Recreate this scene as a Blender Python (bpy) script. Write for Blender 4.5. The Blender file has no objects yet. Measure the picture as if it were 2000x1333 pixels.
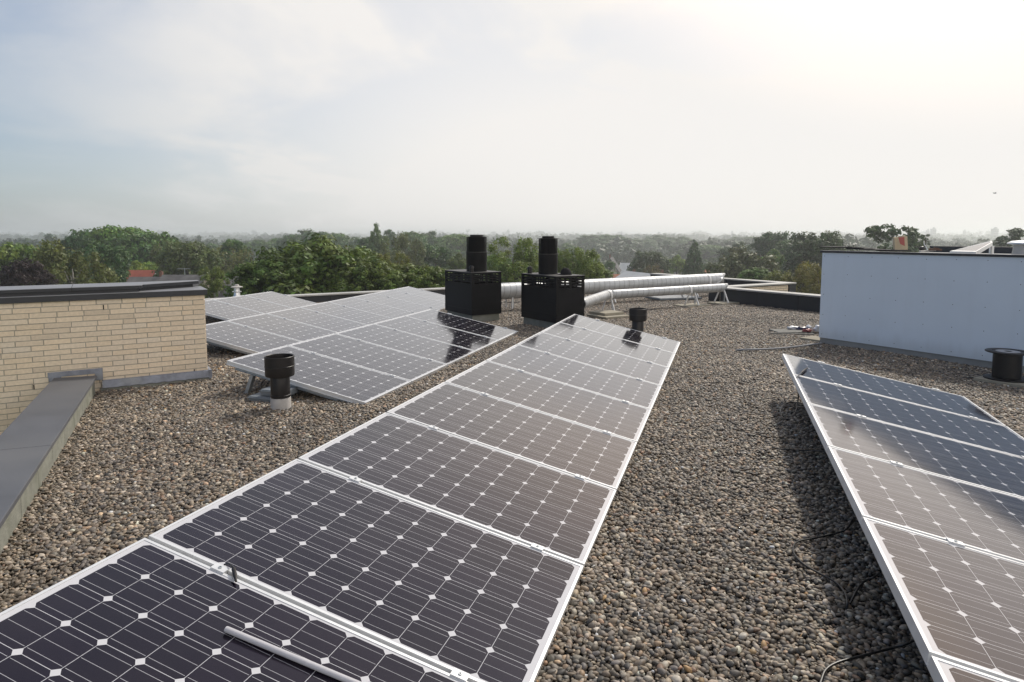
import bpy, bmesh, math, random
import numpy as np
from mathutils import Vector, Matrix

R = math.radians
sc = bpy.context.scene
col = sc.collection
rng = random.Random(7)
H = 1.655                      # eye height above the gravel (z = 0)
F, CY, PIT = 1303.0, 581.65, 0.09423
GROUND = -10.5

# ------------------------------------------------------------------ camera
cam_d = bpy.data.cameras.new('camera')
cam = bpy.data.objects.new('camera', cam_d)
col.objects.link(cam)
cam.location = (0, 0, H)
cam.rotation_euler = (math.pi/2 - PIT, 0, 0)
cam_d.sensor_width = 36.0
cam_d.lens = F/2000*36.0
cam_d.shift_y = -(666.5-CY)/2000
cam_d.clip_start = 0.05
cam_d.clip_end = 12000
sc.camera = cam

def ray(u, v):
    x, y = (u-1000)/F, (v-CY)/F
    c, s = math.cos(PIT), math.sin(PIT)
    return Vector((x, c - y*s, -s - y*c))
def atz(u, v, z=0.0):
    d = ray(u, v); t = (z-H)/d.z
    return Vector((d.x*t, d.y*t, z))
def aty(u, v, Y):
    d = ray(u, v); t = Y/d.y
    return Vector((d.x*t, Y, H+d.z*t))

# building axes
AZ1 = R(58)
E1 = Vector((math.sin(AZ1), math.cos(AZ1), 0))
E2 = Vector((-math.cos(AZ1), math.sin(AZ1), 0))
def ab(a, b, z=0.0):
    p = E1*a + E2*b
    return Vector((p.x, p.y, z))
ROT1 = math.atan2(E1.y, E1.x)

# ------------------------------------------------------------------ object helpers
def tag(o, label=None, cat=None, group=None, kind=None):
    if label: o['label'] = label
    if cat: o['category'] = cat
    if group: o['group'] = group
    if kind: o['kind'] = kind
    return o
def empty(name, loc, label, cat, group=None, rz=0.0):
    o = bpy.data.objects.new(name, None)
    o.empty_display_size = 0.1
    col.objects.link(o)
    o.location = loc; o.rotation_euler = (0, 0, rz)
    return tag(o, label, cat, group)
def link_mesh(name, me, mats, parent=None):
    o = bpy.data.objects.new(name, me)
    col.objects.link(o)
    for m in (mats if isinstance(mats, (list, tuple)) else [mats]):
        me.materials.append(m)
    if parent is not None: o.parent = parent
    return o
def obj(name, bm, mats, parent=None, smooth=False, bevel=0):
    if bevel:
        bmesh.ops.bevel(bm, geom=[e for e in bm.edges if e.is_manifold and e.calc_face_angle(0) > 0.5], offset=bevel, segments=2, affect='EDGES', profile=0.6)
    me = bpy.data.meshes.new(name)
    bm.normal_update()
    bm.to_mesh(me); bm.free()
    if smooth:
        for p in me.polygons: p.use_smooth = True
        if smooth != 'all':
            try: me.set_sharp_from_angle(angle=R(35))
            except Exception: pass
    return link_mesh(name, me, mats, parent)
def NB(): return bmesh.new()
def box(bm, c, s, M=None, mat=0):
    """axis box centre c, full size s, optional matrix"""
    T = Matrix.Translation(c) @ Matrix.Diagonal((s[0], s[1], s[2], 1))
    if M is not None: T = M @ T
    r = bmesh.ops.create_cube(bm, size=1, matrix=T)
    for f in {f for v in r['verts'] for f in v.link_faces}: f.material_index = mat
    return r['verts']
def bar(bm, p, q, w, h=None, up=Vector((0, 0, 1)), mat=0):
    p, q = Vector(p), Vector(q); h = h or w
    d = q-p; L = d.length; x = d.normalized()
    y = up.cross(x)
    if y.length < 1e-4: y = Vector((0, 1, 0)).cross(x)
    y.normalize(); z = x.cross(y)
    M = Matrix((x, y, z)).transposed().to_4x4(); M.translation = (p+q)/2
    return box(bm, (0, 0, 0), (L, w, h), M, mat)
def prism(bm, pts, z0, z1, mat=0):
    """closed polygon (list of xy or xyz vectors, ccw from above) from z0 to z1"""
    lo = [bm.verts.new((p[0], p[1], z0)) for p in pts]
    hi = [bm.verts.new((p[0], p[1], z1)) for p in pts]
    fs = [bm.faces.new(hi), bm.faces.new(lo[::-1])]
    n = len(pts)
    for i in range(n):
        fs.append(bm.faces.new((lo[i], lo[(i+1) % n], hi[(i+1) % n], hi[i])))
    for f in fs: f.material_index = mat
    bmesh.ops.recalc_face_normals(bm, faces=fs)
    return lo+hi
def hexa(bm, lo, hi, mat=0):
    a = [bm.verts.new(p) for p in lo]; b = [bm.verts.new(p) for p in hi]
    fs = [bm.faces.new(b), bm.faces.new(a[::-1])]
    n = len(a)
    for i in range(n): fs.append(bm.faces.new((a[i], a[(i+1) % n], b[(i+1) % n], b[i])))
    for f in fs: f.material_index = mat
    bmesh.ops.recalc_face_normals(bm, faces=fs)
def lathe(bm, prof, n=32, c=(0, 0, 0), mat=0, close=False):
    """prof: list of (r, z)"""
    rings = []
    for r, z in prof:
        rings.append([bm.verts.new((c[0]+r*math.cos(2*math.pi*k/n), c[1]+r*math.sin(2*math.pi*k/n), c[2]+z)) for k in range(n)])
    fs = []
    for i in range(len(rings)-1):
        for k in range(n):
            fs.append(bm.faces.new((rings[i][k], rings[i][(k+1) % n], rings[i+1][(k+1) % n], rings[i+1][k])))
    if close:
        fs.append(bm.faces.new(rings[0][::-1])); fs.append(bm.faces.new(rings[-1]))
    for f in fs: f.material_index = mat
    return fs
def tube(bm, pts, r, n=8, mat=0, cap=True):
    pts = [Vector(p) for p in pts]
    rings = []
    prev = None
    for i, p in enumerate(pts):
        d = (pts[min(i+1, len(pts)-1)] - pts[max(i-1, 0)]).normalized()
        if prev is None:
            a = Vector((0, 0, 1)).cross(d)
            if a.length < 1e-3: a = Vector((1, 0, 0)).cross(d)
        else:
            a = prev - d*prev.dot(d)
        a.normalize(); prev = a
        b = d.cross(a)
        rr = r[i] if isinstance(r, (list, tuple)) else r
        rings.append([bm.verts.new(p + a*rr*math.cos(2*math.pi*k/n) + b*rr*math.sin(2*math.pi*k/n)) for k in range(n)])
    for i in range(len(rings)-1):
        for k in range(n):
            bm.faces.new((rings[i][k], rings[i][(k+1) % n], rings[i+1][(k+1) % n], rings[i+1][k])).material_index = mat
    if cap:
        bm.faces.new(rings[0][::-1]).material_index = mat; bm.faces.new(rings[-1]).material_index = mat
def spline(pts, n=8):
    pts = [Vector(p) for p in pts]; out = []
    P = [pts[0]*2-pts[1]] + pts + [pts[-1]*2-pts[-2]]
    for i in range(1, len(P)-2):
        for k in range(n):
            t = k/n
            p0, p1, p2, p3 = P[i-1], P[i], P[i+1], P[i+2]
            out.append(0.5*((2*p1)+(p2-p0)*t+(2*p0-5*p1+4*p2-p3)*t*t+(3*p1-p0-3*p2+p3)*t**3))
    out.append(pts[-1])
    return out

# ------------------------------------------------------------------ materials
def new_mat(name):
    m = bpy.data.materials.new(name); m.use_nodes = True
    nt = m.node_tree
    return m, nt, nt.nodes['Principled BSDF']
def N(nt, t, **kw):
    n = nt.nodes.new(t)
    for k, v in kw.items(): setattr(n, k, v)
    return n
def math_node(nt, op, a, b=None, c=None):
    n = nt.nodes.new('ShaderNodeMath'); n.operation = op
    for i, x in enumerate((a, b, c)):
        if x is None: continue
        if isinstance(x, (int, float)): n.inputs[i].default_value = x
        else: nt.links.new(x, n.inputs[i])
    return n.outputs[0]
def mixc(nt, fac, a, b, mode='MIX'):
    n = nt.nodes.new('ShaderNodeMix'); n.data_type = 'RGBA'; n.blend_type = mode
    for sock, x in ((n.inputs['Factor'], fac), (n.inputs[6], a), (n.inputs[7], b)):
        if isinstance(x, (int, float)): sock.default_value = x
        elif isinstance(x, tuple): sock.default_value = (*x[:3], 1)
        else: nt.links.new(x, sock)
    return n.outputs[2]
def plain(name, c, rough=0.6, metal=0.0, var=0.15, scale=8.0, bump=0.0, bscale=60.0, spec=0.5, dirt=None):
    """principled surface whose base colour and roughness wander a little (weathering)"""
    m, nt, p = new_mat(name)
    tc = N(nt, 'ShaderNodeTexCoord')
    nz = N(nt, 'ShaderNodeTexNoise'); nz.inputs['Scale'].default_value = scale; nz.inputs['Detail'].default_value = 6; nz.inputs['Roughness'].default_value = 0.62
    nt.links.new(tc.outputs['Object'], nz.inputs['Vector'])
    lo = tuple(x*(1-var) for x in c); hi = tuple(min(1, x*(1+var)) for x in c)
    mr = N(nt, 'ShaderNodeMapRange'); mr.inputs[1].default_value = 0.3; mr.inputs[2].default_value = 0.7
    nt.links.new(nz.outputs['Fac'], mr.inputs[0])
    cc = mixc(nt, mr.outputs[0], lo, hi)
    if dirt:
        n2 = N(nt, 'ShaderNodeTexNoise'); n2.inputs['Scale'].default_value = scale*0.35; n2.inputs['Detail'].default_value = 8
        nt.links.new(tc.outputs['Object'], n2.inputs['Vector'])
        m2 = N(nt, 'ShaderNodeMapRange'); m2.inputs[1].default_value = 0.5; m2.inputs[2].default_value = 0.72; m2.inputs[4].default_value = 0.7
        nt.links.new(n2.outputs['Fac'], m2.inputs[0])
        cc = mixc(nt, m2.outputs[0], cc, dirt)
    nt.links.new(cc, p.inputs['Base Color'])
    mr2 = N(nt, 'ShaderNodeMapRange'); mr2.inputs[3].default_value = max(0.02, rough-0.08); mr2.inputs[4].default_value = min(1, rough+0.08)
    nt.links.new(nz.outputs['Fac'], mr2.inputs[0]); nt.links.new(mr2.outputs[0], p.inputs['Roughness'])
    p.inputs['Metallic'].default_value = metal
    p.inputs['Specular IOR Level'].default_value = spec
    if bump:
        nb = N(nt, 'ShaderNodeTexNoise'); nb.inputs['Scale'].default_value = bscale; nb.inputs['Detail'].default_value = 4
        nt.links.new(tc.outputs['Object'], nb.inputs['Vector'])
        b = N(nt, 'ShaderNodeBump'); b.inputs['Strength'].default_value = bump; b.inputs['Distance'].default_value = 0.01
        nt.links.new(nb.outputs['Fac'], b.inputs['Height']); nt.links.new(b.outputs[0], p.inputs['Normal'])
    return m
def vcol(name, rough=0.7, attr='tone', gain=1.0, bump=0.0, bscale=80, noise=0.0, nscale=40, sat=None):
    """base colour from a per-piece colour attribute (each brick / stone has its own)"""
    m, nt, p = new_mat(name)
    a = N(nt, 'ShaderNodeAttribute', attribute_name=attr)
    c = a.outputs['Color']
    tc = N(nt, 'ShaderNodeTexCoord')
    if noise:
        nz = N(nt, 'ShaderNodeTexNoise'); nz.inputs['Scale'].default_value = nscale; nz.inputs['Detail'].default_value = 5
        nt.links.new(tc.outputs['Object'], nz.inputs['Vector'])
        mr = N(nt, 'ShaderNodeMapRange'); mr.inputs[1].default_value = 0.25; mr.inputs[2].default_value = 0.75; mr.inputs[3].default_value = 1-noise; mr.inputs[4].default_value = 1+noise
        nt.links.new(nz.outputs['Fac'], mr.inputs[0])
        vm = N(nt, 'ShaderNodeVectorMath', operation='SCALE'); nt.links.new(c, vm.inputs[0]); nt.links.new(mr.outputs[0], vm.inputs['Scale'])
        c = vm.outputs[0]
    nt.links.new(c, p.inputs['Base Color'])
    p.inputs['Roughness'].default_value = rough
    if bump:
        nb = N(nt, 'ShaderNodeTexNoise'); nb.inputs['Scale'].default_value = bscale; nb.inputs['Detail'].default_value = 5
        nt.links.new(tc.outputs['Object'], nb.inputs['Vector'])
        b = N(nt, 'ShaderNodeBump'); b.inputs['Strength'].default_value = bump; b.inputs['Distance'].default_value = 0.004
        nt.links.new(nb.outputs['Fac'], b.inputs['Height']); nt.links.new(b.outputs[0], p.inputs['Normal'])
    return m

M_alu = plain('anodised_aluminium', (0.66, 0.67, 0.68), 0.42, 0.35, 0.06, 12)
M_alu_d = plain('mill_aluminium', (0.42, 0.45, 0.47), 0.45, 0.6, 0.1, 12)
M_black = plain('black_coated_steel', (0.008, 0.008, 0.009), 0.5, 0.0, 0.35, 5, 0.04, 30, spec=0.16, dirt=(0.011, 0.011, 0.013))
M_black_top = plain('dusty_black_steel', (0.045, 0.044, 0.043), 0.55, 0.0, 0.3, 6, spec=0.5, dirt=(0.09, 0.085, 0.08))
M_pvc = plain('black_pvc', (0.012, 0.010, 0.010), 0.42, 0.0, 0.25, 6, 0.03, 40, spec=0.4)
M_pvc_in = plain('sooty_pipe', (0.006, 0.006, 0.006), 0.8, 0.0, 0.2, 6)
M_pale = plain('pale_mortar_collar', (0.47, 0.45, 0.43), 0.75, 0.0, 0.12, 9, 0.1, 40, dirt=(0.33, 0.31, 0.28))
M_cloth = plain('black_cotton', (0.012, 0.012, 0.014), 0.95, 0.0, 0.3, 30, 0.3, 200, spec=0.2)
M_cable = plain('black_cable_sheath', (0.010, 0.010, 0.011), 0.4, 0.0, 0.2, 30)
M_coping = plain('dark_grey_coping', (0.088, 0.093, 0.105), 0.5, 0.0, 0.14, 3.0, 0.03, 25, dirt=(0.125, 0.127, 0.132))
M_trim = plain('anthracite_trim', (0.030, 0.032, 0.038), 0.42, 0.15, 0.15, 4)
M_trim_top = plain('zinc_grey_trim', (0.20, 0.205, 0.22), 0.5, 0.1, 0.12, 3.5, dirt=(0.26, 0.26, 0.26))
M_pcoping = plain('pale_grey_coping', (0.44, 0.43, 0.41), 0.6, 0.0, 0.1, 2.5, dirt=(0.30, 0.30, 0.28))
M_upstand = plain('bitumen_upstand', (0.030, 0.032, 0.036), 0.75, 0.0, 0.2, 3, 0.15, 40)
M_concrete = plain('mossy_concrete', (0.215, 0.218, 0.185), 0.9, 0.0, 0.2, 14, 0.35, 90, dirt=(0.155, 0.165, 0.125))
M_base = plain('grey_green_concrete', (0.20, 0.205, 0.18), 0.85, 0.0, 0.16, 8, 0.2, 60, dirt=(0.14, 0.15, 0.12))
M_lead = plain('weathered_lead', (0.22, 0.235, 0.275), 0.55, 0.15, 0.3, 10, 0.1, 20, dirt=(0.26, 0.27, 0.25))
M_slab = plain('paving_slab', (0.33, 0.30, 0.235), 0.9, 0.0, 0.15, 8, 0.3, 80, dirt=(0.22, 0.205, 0.16))
M_slabg = plain('grey_paving_slab', (0.185, 0.18, 0.165), 0.9, 0.0, 0.15, 8, 0.3, 80)
M_tray = plain('grey_plastic_tray', (0.17, 0.19, 0.21), 0.5, 0.0, 0.1, 6)
M_white = plain('white_lacquer', (0.74, 0.74, 0.73), 0.4, 0.0, 0.06, 5, dirt=(0.62, 0.60, 0.56))
M_felt = plain('black_roof_felt', (0.018, 0.018, 0.018), 0.9, 0.0, 0.3, 12, 0.3, 60)
M_card = plain('brown_cardboard', (0.58, 0.46, 0.30), 0.85, 0.0, 0.08, 10)
M_cardred = plain('red_print', (0.46, 0.12, 0.10), 0.7, 0.0, 0.08, 10)
M_grey_tube = plain('grey_plastic_conduit', (0.48, 0.47, 0.49), 0.4, 0.0, 0.05, 10)
M_hose = plain('grey_corrugated_hose', (0.20, 0.205, 0.22), 0.5, 0.0, 0.1, 20)
M_dgrey = plain('dark_glass', (0.05, 0.06, 0.075), 0.12, 0.0, 0.1, 3)
M_bagw = plain('white_plastic_bag', (0.72, 0.72, 0.74), 0.35, 0.0, 0.08, 8, 0.2, 12)
M_bagr = plain('red_plastic_bag', (0.30, 0.05, 0.05), 0.35, 0.0, 0.1, 8, 0.2, 12)
M_bagb = plain('navy_plastic_bag', (0.03, 0.035, 0.09), 0.35, 0.0, 0.1, 8, 0.2, 12)
M_spool = plain('black_reel_plastic', (0.010, 0.010, 0.012), 0.45, 0.0, 0.2, 8, spec=0.35)
M_stick = plain('pale_reel_label', (0.32, 0.33, 0.35), 0.5, 0.0, 0.1, 8)
M_feather = plain('dark_feather', (0.03, 0.03, 0.03), 0.8)
M_steel = plain('bright_steel', (0.62, 0.62, 0.62), 0.28, 0.9, 0.08, 8)
M_roofw = plain('roof_membrane', (0.30, 0.30, 0.29), 0.9, 0.0, 0.15, 3)
M_slope = plain('under_gravel_membrane', (0.030, 0.028, 0.025), 0.95, 0.0, 0.3, 5)

def duct_material():
    m, nt, p = new_mat('spiral_duct_zinc')
    uv = N(nt, 'ShaderNodeUVMap', uv_map='UVMap')
    sx = N(nt, 'ShaderNodeSeparateXYZ'); nt.links.new(uv.outputs[0], sx.inputs[0])
    # helical lock seam: one turn every pitch
    s = math_node(nt, 'ADD', math_node(nt, 'DIVIDE', sx.outputs[0], 0.155), sx.outputs[1])
    fr = math_node(nt, 'FRACT', s)
    d = math_node(nt, 'ABSOLUTE', math_node(nt, 'SUBTRACT', fr, 0.5))
    seam = math_node(nt, 'LESS_THAN', d, 0.075)
    tc = N(nt, 'ShaderNodeTexCoord')
    nz = N(nt, 'ShaderNodeTexNoise'); nz.inputs['Scale'].default_value = 5; nz.inputs['Detail'].default_value = 7
    nt.links.new(tc.outputs['Object'], nz.inputs['Vector'])
    mr = N(nt, 'ShaderNodeMapRange'); mr.inputs[1].default_value = 0.35; mr.inputs[2].default_value = 0.7
    nt.links.new(nz.outputs['Fac'], mr.inputs[0])
    c = mixc(nt, mr.outputs[0], (0.43, 0.445, 0.46), (0.34, 0.35, 0.355))
    c = mixc(nt, math_node(nt, 'MULTIPLY', seam, 0.55), c, (0.17, 0.175, 0.18))
    nt.links.new(c, p.inputs['Base Color'])
    p.inputs['Roughness'].default_value = 0.45; p.inputs['Metallic'].default_value = 0.3
    b = N(nt, 'ShaderNodeBump'); b.inputs['Strength'].default_value = 0.6; b.inputs['Distance'].default_value = 0.004
    nt.links.new(seam, b.inputs['Height']); nt.links.new(b.outputs[0], p.inputs['Normal'])
    return m
M_duct = duct_material()

def solar_material():
    """60-cell mono module: pseudo-square dark cells, three busbars, white backsheet, all under one pane of glass"""
    m, nt, p = new_mat('solar_cells_under_glass')
    tc = N(nt, 'ShaderNodeTexCoord')
    sx = N(nt, 'ShaderNodeSeparateXYZ'); nt.links.new(tc.outputs['Object'], sx.inputs[0])
    P = 0.1580
    def cell(c, total, n):
        t = math_node(nt, 'DIVIDE', math_node(nt, 'SUBTRACT', c, (total-n*P)/2), P)
        inside = math_node(nt, 'MULTIPLY', math_node(nt, 'GREATER_THAN', t, 0.0), math_node(nt, 'LESS_THAN', t, float(n)))
        idx = math_node(nt, 'FLOOR', t)
        return math_node(nt, 'ABSOLUTE', math_node(nt, 'SUBTRACT', math_node(nt, 'FRACT', t), 0.5)), math_node(nt, 'FRACT', t), inside, idx
    ax, fx, inx, ix = cell(sx.outputs[0], 1.65, 10)
    ay, fy, iny, iy = cell(sx.outputs[1], 0.99, 6)
    g = 0.5 - 0.0010/P
    sq = math_node(nt, 'MULTIPLY', math_node(nt, 'LESS_THAN', ax, g), math_node(nt, 'LESS_THAN', ay, g))
    rad = math_node(nt, 'SQRT', math_node(nt, 'ADD', math_node(nt, 'MULTIPLY', ax, ax), math_node(nt, 'MULTIPLY', ay, ay)))
    cham = math_node(nt, 'LESS_THAN', math_node(nt, 'ADD', ax, ay), 0.878)
    cellm = math_node(nt, 'MULTIPLY', math_node(nt, 'MULTIPLY', sq, cham), math_node(nt, 'MULTIPLY', inx, iny))
    # busbars along x at 1/6, 1/2, 5/6 of the cell
    b3 = math_node(nt, 'ABSOLUTE', math_node(nt, 'SUBTRACT', math_node(nt, 'FRACT', math_node(nt, 'MULTIPLY', fy, 3.0)), 0.5))
    bus = math_node(nt, 'MULTIPLY', math_node(nt, 'LESS_THAN', b3, 0.0140), math_node(nt, 'LESS_THAN', ax, 0.462))
    bus = math_node(nt, 'MULTIPLY', bus, cellm)
    # each cell is its own wafer: a slightly different blue-black
    cv = N(nt, 'ShaderNodeCombineXYZ'); nt.links.new(ix, cv.inputs[0]); nt.links.new(iy, cv.inputs[1])
    oi = N(nt, 'ShaderNodeObjectInfo'); nt.links.new(math_node(nt, 'MULTIPLY', oi.outputs['Random'], 37.0), cv.inputs[2])
    wn = N(nt, 'ShaderNodeTexWhiteNoise', noise_dimensions='3D'); nt.links.new(cv.outputs[0], wn.inputs['Vector'])
    dark = mixc(nt, wn.outputs['Value'], (0.0042, 0.0026, 0.0085), (0.0075, 0.0045, 0.0125))
    fing = math_node(nt, 'ABSOLUTE', math_node(nt, 'SUBTRACT', math_node(nt, 'FRACT', math_node(nt, 'MULTIPLY', fx, 70.0)), 0.5))
    dark = mixc(nt, math_node(nt, 'MULTIPLY', math_node(nt, 'LESS_THAN', fing, 0.06), 0.10), dark, (0.16, 0.16, 0.17))
    c = mixc(nt, cellm, (0.52, 0.52, 0.54), dark)
    c = mixc(nt, bus, c, (0.42, 0.42, 0.44))
    # thin dust film
    nz = N(nt, 'ShaderNodeTexNoise'); nz.inputs['Scale'].default_value = 2.6; nz.inputs['Detail'].default_value = 9; nz.inputs['Roughness'].default_value = 0.65
    cv2 = N(nt, 'ShaderNodeVectorMath', operation='ADD'); nt.links.new(tc.outputs['Object'], cv2.inputs[0])
    cz = N(nt, 'ShaderNodeCombineXYZ'); nt.links.new(math_node(nt, 'MULTIPLY', oi.outputs['Random'], 90.0), cz.inputs[2]); nt.links.new(cz.outputs[0], cv2.inputs[1])
    nt.links.new(cv2.outputs[0], nz.inputs['Vector'])
    mr = N(nt, 'ShaderNodeMapRange'); mr.inputs[1].default_value = 0.42; mr.inputs[2].default_value = 0.75; mr.inputs[3].default_value = 0.001; mr.inputs[4].default_value = 0.014
    nt.links.new(nz.outputs['Fac'], mr.inputs[0])
    c = mixc(nt, mr.outputs[0], c, (0.42, 0.37, 0.32))
    nt.links.new(c, p.inputs['Base Color'])
    mr2 = N(nt, 'ShaderNodeMapRange'); mr2.inputs[1].default_value = 0.35; mr2.inputs[2].default_value = 0.75; mr2.inputs[3].default_value = 0.08; mr2.inputs[4].default_value = 0.13
    nt.links.new(nz.outputs['Fac'], mr2.inputs[0]); nt.links.new(mr2.outputs[0], p.inputs['Roughness'])
    p.inputs['IOR'].default_value = 1.27; p.inputs['Specular Tint'].default_value = (1.0, 0.78, 0.78, 1)
    p.inputs['Coat Weight'].default_value = 1.0; p.inputs['Coat IOR'].default_value = 1.30; nt.links.new(mr2.outputs[0], p.inputs['Coat Roughness'])
    return m
M_solar = solar_material()

# ------------------------------------------------------------------ light and sky
SUN_AZ, SUN_EL = R(38), R(46)
S = Vector((math.sin(SUN_AZ)*math.cos(SUN_EL), math.cos(SUN_AZ)*math.cos(SUN_EL), math.sin(SUN_EL)))
sd = bpy.data.lights.new('sun', 'SUN'); so = bpy.data.objects.new('sun', sd); col.objects.link(so)
sd.energy = 3.1; sd.angle = R(4.0); sd.color = (1.0, 0.93, 0.82)
so.rotation_euler = S.to_track_quat('Z', 'Y').to_euler(); so.location = (10, 10, 30)

w = bpy.data.worlds.new('World'); sc.world = w; w.use_nodes = True
nt = w.node_tree
bg = nt.nodes['Background']
sky = N(nt, 'ShaderNodeTexSky', sky_type='NISHITA')
sky.sun_disc = False; sky.sun_elevation = SUN_EL; sky.sun_rotation = SUN_AZ
sky.air_density = 1.0; sky.dust_density = 1.6; sky.ozone_density = 1.6
tc = N(nt, 'ShaderNodeTexCoord')
nrm = N(nt, 'ShaderNodeVectorMath', operation='NORMALIZE'); nt.links.new(tc.outputs['Generated'], nrm.inputs[0])
sx = N(nt, 'ShaderNodeSeparateXYZ'); nt.links.new(nrm.outputs[0], sx.inputs[0])
# thin high cloud, laid out on a flat layer overhead
zz = math_node(nt, 'ADD', math_node(nt, 'MAXIMUM', sx.outputs[2], 0.0), 0.16)
cx = N(nt, 'ShaderNodeCombineXYZ')
nt.links.new(math_node(nt, 'DIVIDE', sx.outputs[0], zz), cx.inputs[0]); nt.links.new(math_node(nt, 'DIVIDE', sx.outputs[1], zz), cx.inputs[1])
cn = N(nt, 'ShaderNodeTexNoise'); cn.inputs['Scale'].default_value = 0.85; cn.inputs['Detail'].default_value = 9; cn.inputs['Roughness'].default_value = 0.52; cn.inputs['Distortion'].default_value = 0.5
mp = N(nt, 'ShaderNodeMapping'); mp.inputs['Location'].default_value = (3.1, 1.7, 0.0); mp.inputs['Scale'].default_value = (1.0, 0.8, 1.0)
nt.links.new(cx.outputs[0], mp.inputs[0]); nt.links.new(mp.outputs[0], cn.inputs['Vector'])
# whitish scatter towards the sun
dt = N(nt, 'ShaderNodeVectorMath', operation='DOT_PRODUCT'); nt.links.new(nrm.outputs[0], dt.inputs[0]); dt.inputs[1].default_value = S
g = N(nt, 'ShaderNodeMapRange', interpolation_type='SMOOTHSTEP'); g.inputs[1].default_value = 0.14; g.inputs[2].default_value = 0.76
nt.links.new(dt.outputs['Value'], g.inputs[0])
cl = N(nt, 'ShaderNodeMapRange', interpolation_type='SMOOTHSTEP'); cl.inputs[1].default_value = 0.42; cl.inputs[2].default_value = 0.70
nt.links.new(cn.outputs['Fac'], cl.inputs[0])
low = N(nt, 'ShaderNodeMapRange', interpolation_type='SMOOTHSTEP'); low.inputs[1].default_value = 0.30; low.inputs[2].default_value = -0.02
nt.links.new(sx.outputs[2], low.inputs[0])
veil = math_node(nt, 'ADD', math_node(nt, 'MULTIPLY', g.outputs[0], 0.80), 0.04)
veil = math_node(nt, 'ADD', veil, math_node(nt, 'MULTIPLY', cl.outputs[0], math_node(nt, 'ADD', math_node(nt, 'MULTIPLY', g.outputs[0], 0.26), 0.25)))
veil = math_node(nt, 'ADD', veil, math_node(nt, 'MULTIPLY', low.outputs[0], 0.50))
veil = math_node(nt, 'MINIMUM', veil, 0.97)
g2 = N(nt, 'ShaderNodeMapRange', interpolation_type='SMOOTHSTEP'); g2.inputs[1].default_value = 0.0; g2.inputs[2].default_value = 0.66
nt.links.new(dt.outputs['Value'], g2.inputs[0])
# added bright sky lobe, out of view behind right, to brighten the brick wall
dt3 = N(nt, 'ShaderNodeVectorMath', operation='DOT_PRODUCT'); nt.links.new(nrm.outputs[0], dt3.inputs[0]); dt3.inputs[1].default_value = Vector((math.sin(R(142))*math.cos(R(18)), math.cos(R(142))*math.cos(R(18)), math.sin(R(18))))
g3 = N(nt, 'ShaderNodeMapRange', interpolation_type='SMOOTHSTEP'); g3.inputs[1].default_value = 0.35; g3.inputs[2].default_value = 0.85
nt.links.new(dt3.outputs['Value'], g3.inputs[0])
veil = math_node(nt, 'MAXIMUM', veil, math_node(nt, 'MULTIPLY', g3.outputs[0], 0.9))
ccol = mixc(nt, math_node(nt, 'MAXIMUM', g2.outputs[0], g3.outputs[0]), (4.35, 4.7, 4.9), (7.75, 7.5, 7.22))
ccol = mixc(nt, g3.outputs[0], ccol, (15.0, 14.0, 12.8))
up = N(nt, 'ShaderNodeMapRange', interpolation_type='SMOOTHSTEP'); up.inputs[1].default_value = 0.34; up.inputs[2].default_value = 0.66
nt.links.new(sx.outputs[2], up.inputs[0])
veil = math_node(nt, 'MULTIPLY', veil, math_node(nt, 'SUBTRACT', 1.0, math_node(nt, 'MULTIPLY', up.outputs[0], 0.55)))
hd = N(nt, 'ShaderNodeMapRange', interpolation_type='SMOOTHSTEP'); hd.inputs[1].default_value = 0.76; hd.inputs[2].default_value = 0.97
nt.links.new(dt.outputs['Value'], hd.inputs[0])
ccol = mixc(nt, math_node(nt, 'MULTIPLY', hd.outputs[0], math_node(nt, 'SUBTRACT', 1.0, math_node(nt, 'MULTIPLY', up.outputs[0], 0.6))), ccol, (15.5, 12.6, 10.2))
skyc = mixc(nt, 1.0, sky.outputs[0], (0.62, 0.77, 0.90), 'MULTIPLY')
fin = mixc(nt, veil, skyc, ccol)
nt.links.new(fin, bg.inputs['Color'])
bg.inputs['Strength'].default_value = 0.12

sc.view_settings.view_transform = 'Standard'; sc.view_settings.look = 'None'
sc.view_settings.exposure = 0.0; sc.view_settings.gamma = 1.0; sc.view_settings.use_curve_mapping = False
try:
    sc.cycles.use_denoising = True
    sc.cycles.denoiser = 'OPENIMAGEDENOISE'
    sc.cycles.max_bounces = 8; sc.cycles.diffuse_bounces = 3; sc.cycles.glossy_bounces = 4
    sc.cycles.volume_bounces = 2; sc.cycles.transparent_max_bounces = 8
except Exception: pass

# ------------------------------------------------------------------ ground and roof body
def ground_mat():
    m, nt, p = new_mat('town_ground')
    tc = N(nt, 'ShaderNodeTexCoord')
    nz = N(nt, 'ShaderNodeTexNoise'); nz.inputs['Scale'].default_value = 0.012; nz.inputs['Detail'].default_value = 8
    nt.links.new(tc.outputs['Object'], nz.inputs['Vector'])
    n2 = N(nt, 'ShaderNodeTexNoise'); n2.inputs['Scale'].default_value = 0.6; n2.inputs['Detail'].default_value = 8
    nt.links.new(tc.outputs['Object'], n2.inputs['Vector'])
    mr = N(nt, 'ShaderNodeMapRange'); mr.inputs[1].default_value = 0.45; mr.inputs[2].default_value = 0.6
    nt.links.new(nz.outputs['Fac'], mr.inputs[0])
    c = mixc(nt, mr.outputs[0], (0.045, 0.07, 0.028), (0.10, 0.14, 0.055))
    c = mixc(nt, math_node(nt, 'MULTIPLY', n2.outputs['Fac'], 0.4), c, (0.06, 0.06, 0.04))
    nt.links.new(c, p.inputs['Base Color']); p.inputs['Roughness'].default_value = 0.95
    return m
bm = NB()
n = 40
vs = [[bm.verts.new((-4200+8400*i/n, -600+7600*j/n, GROUND)) for j in range(n+1)] for i in range(n+1)]
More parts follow.
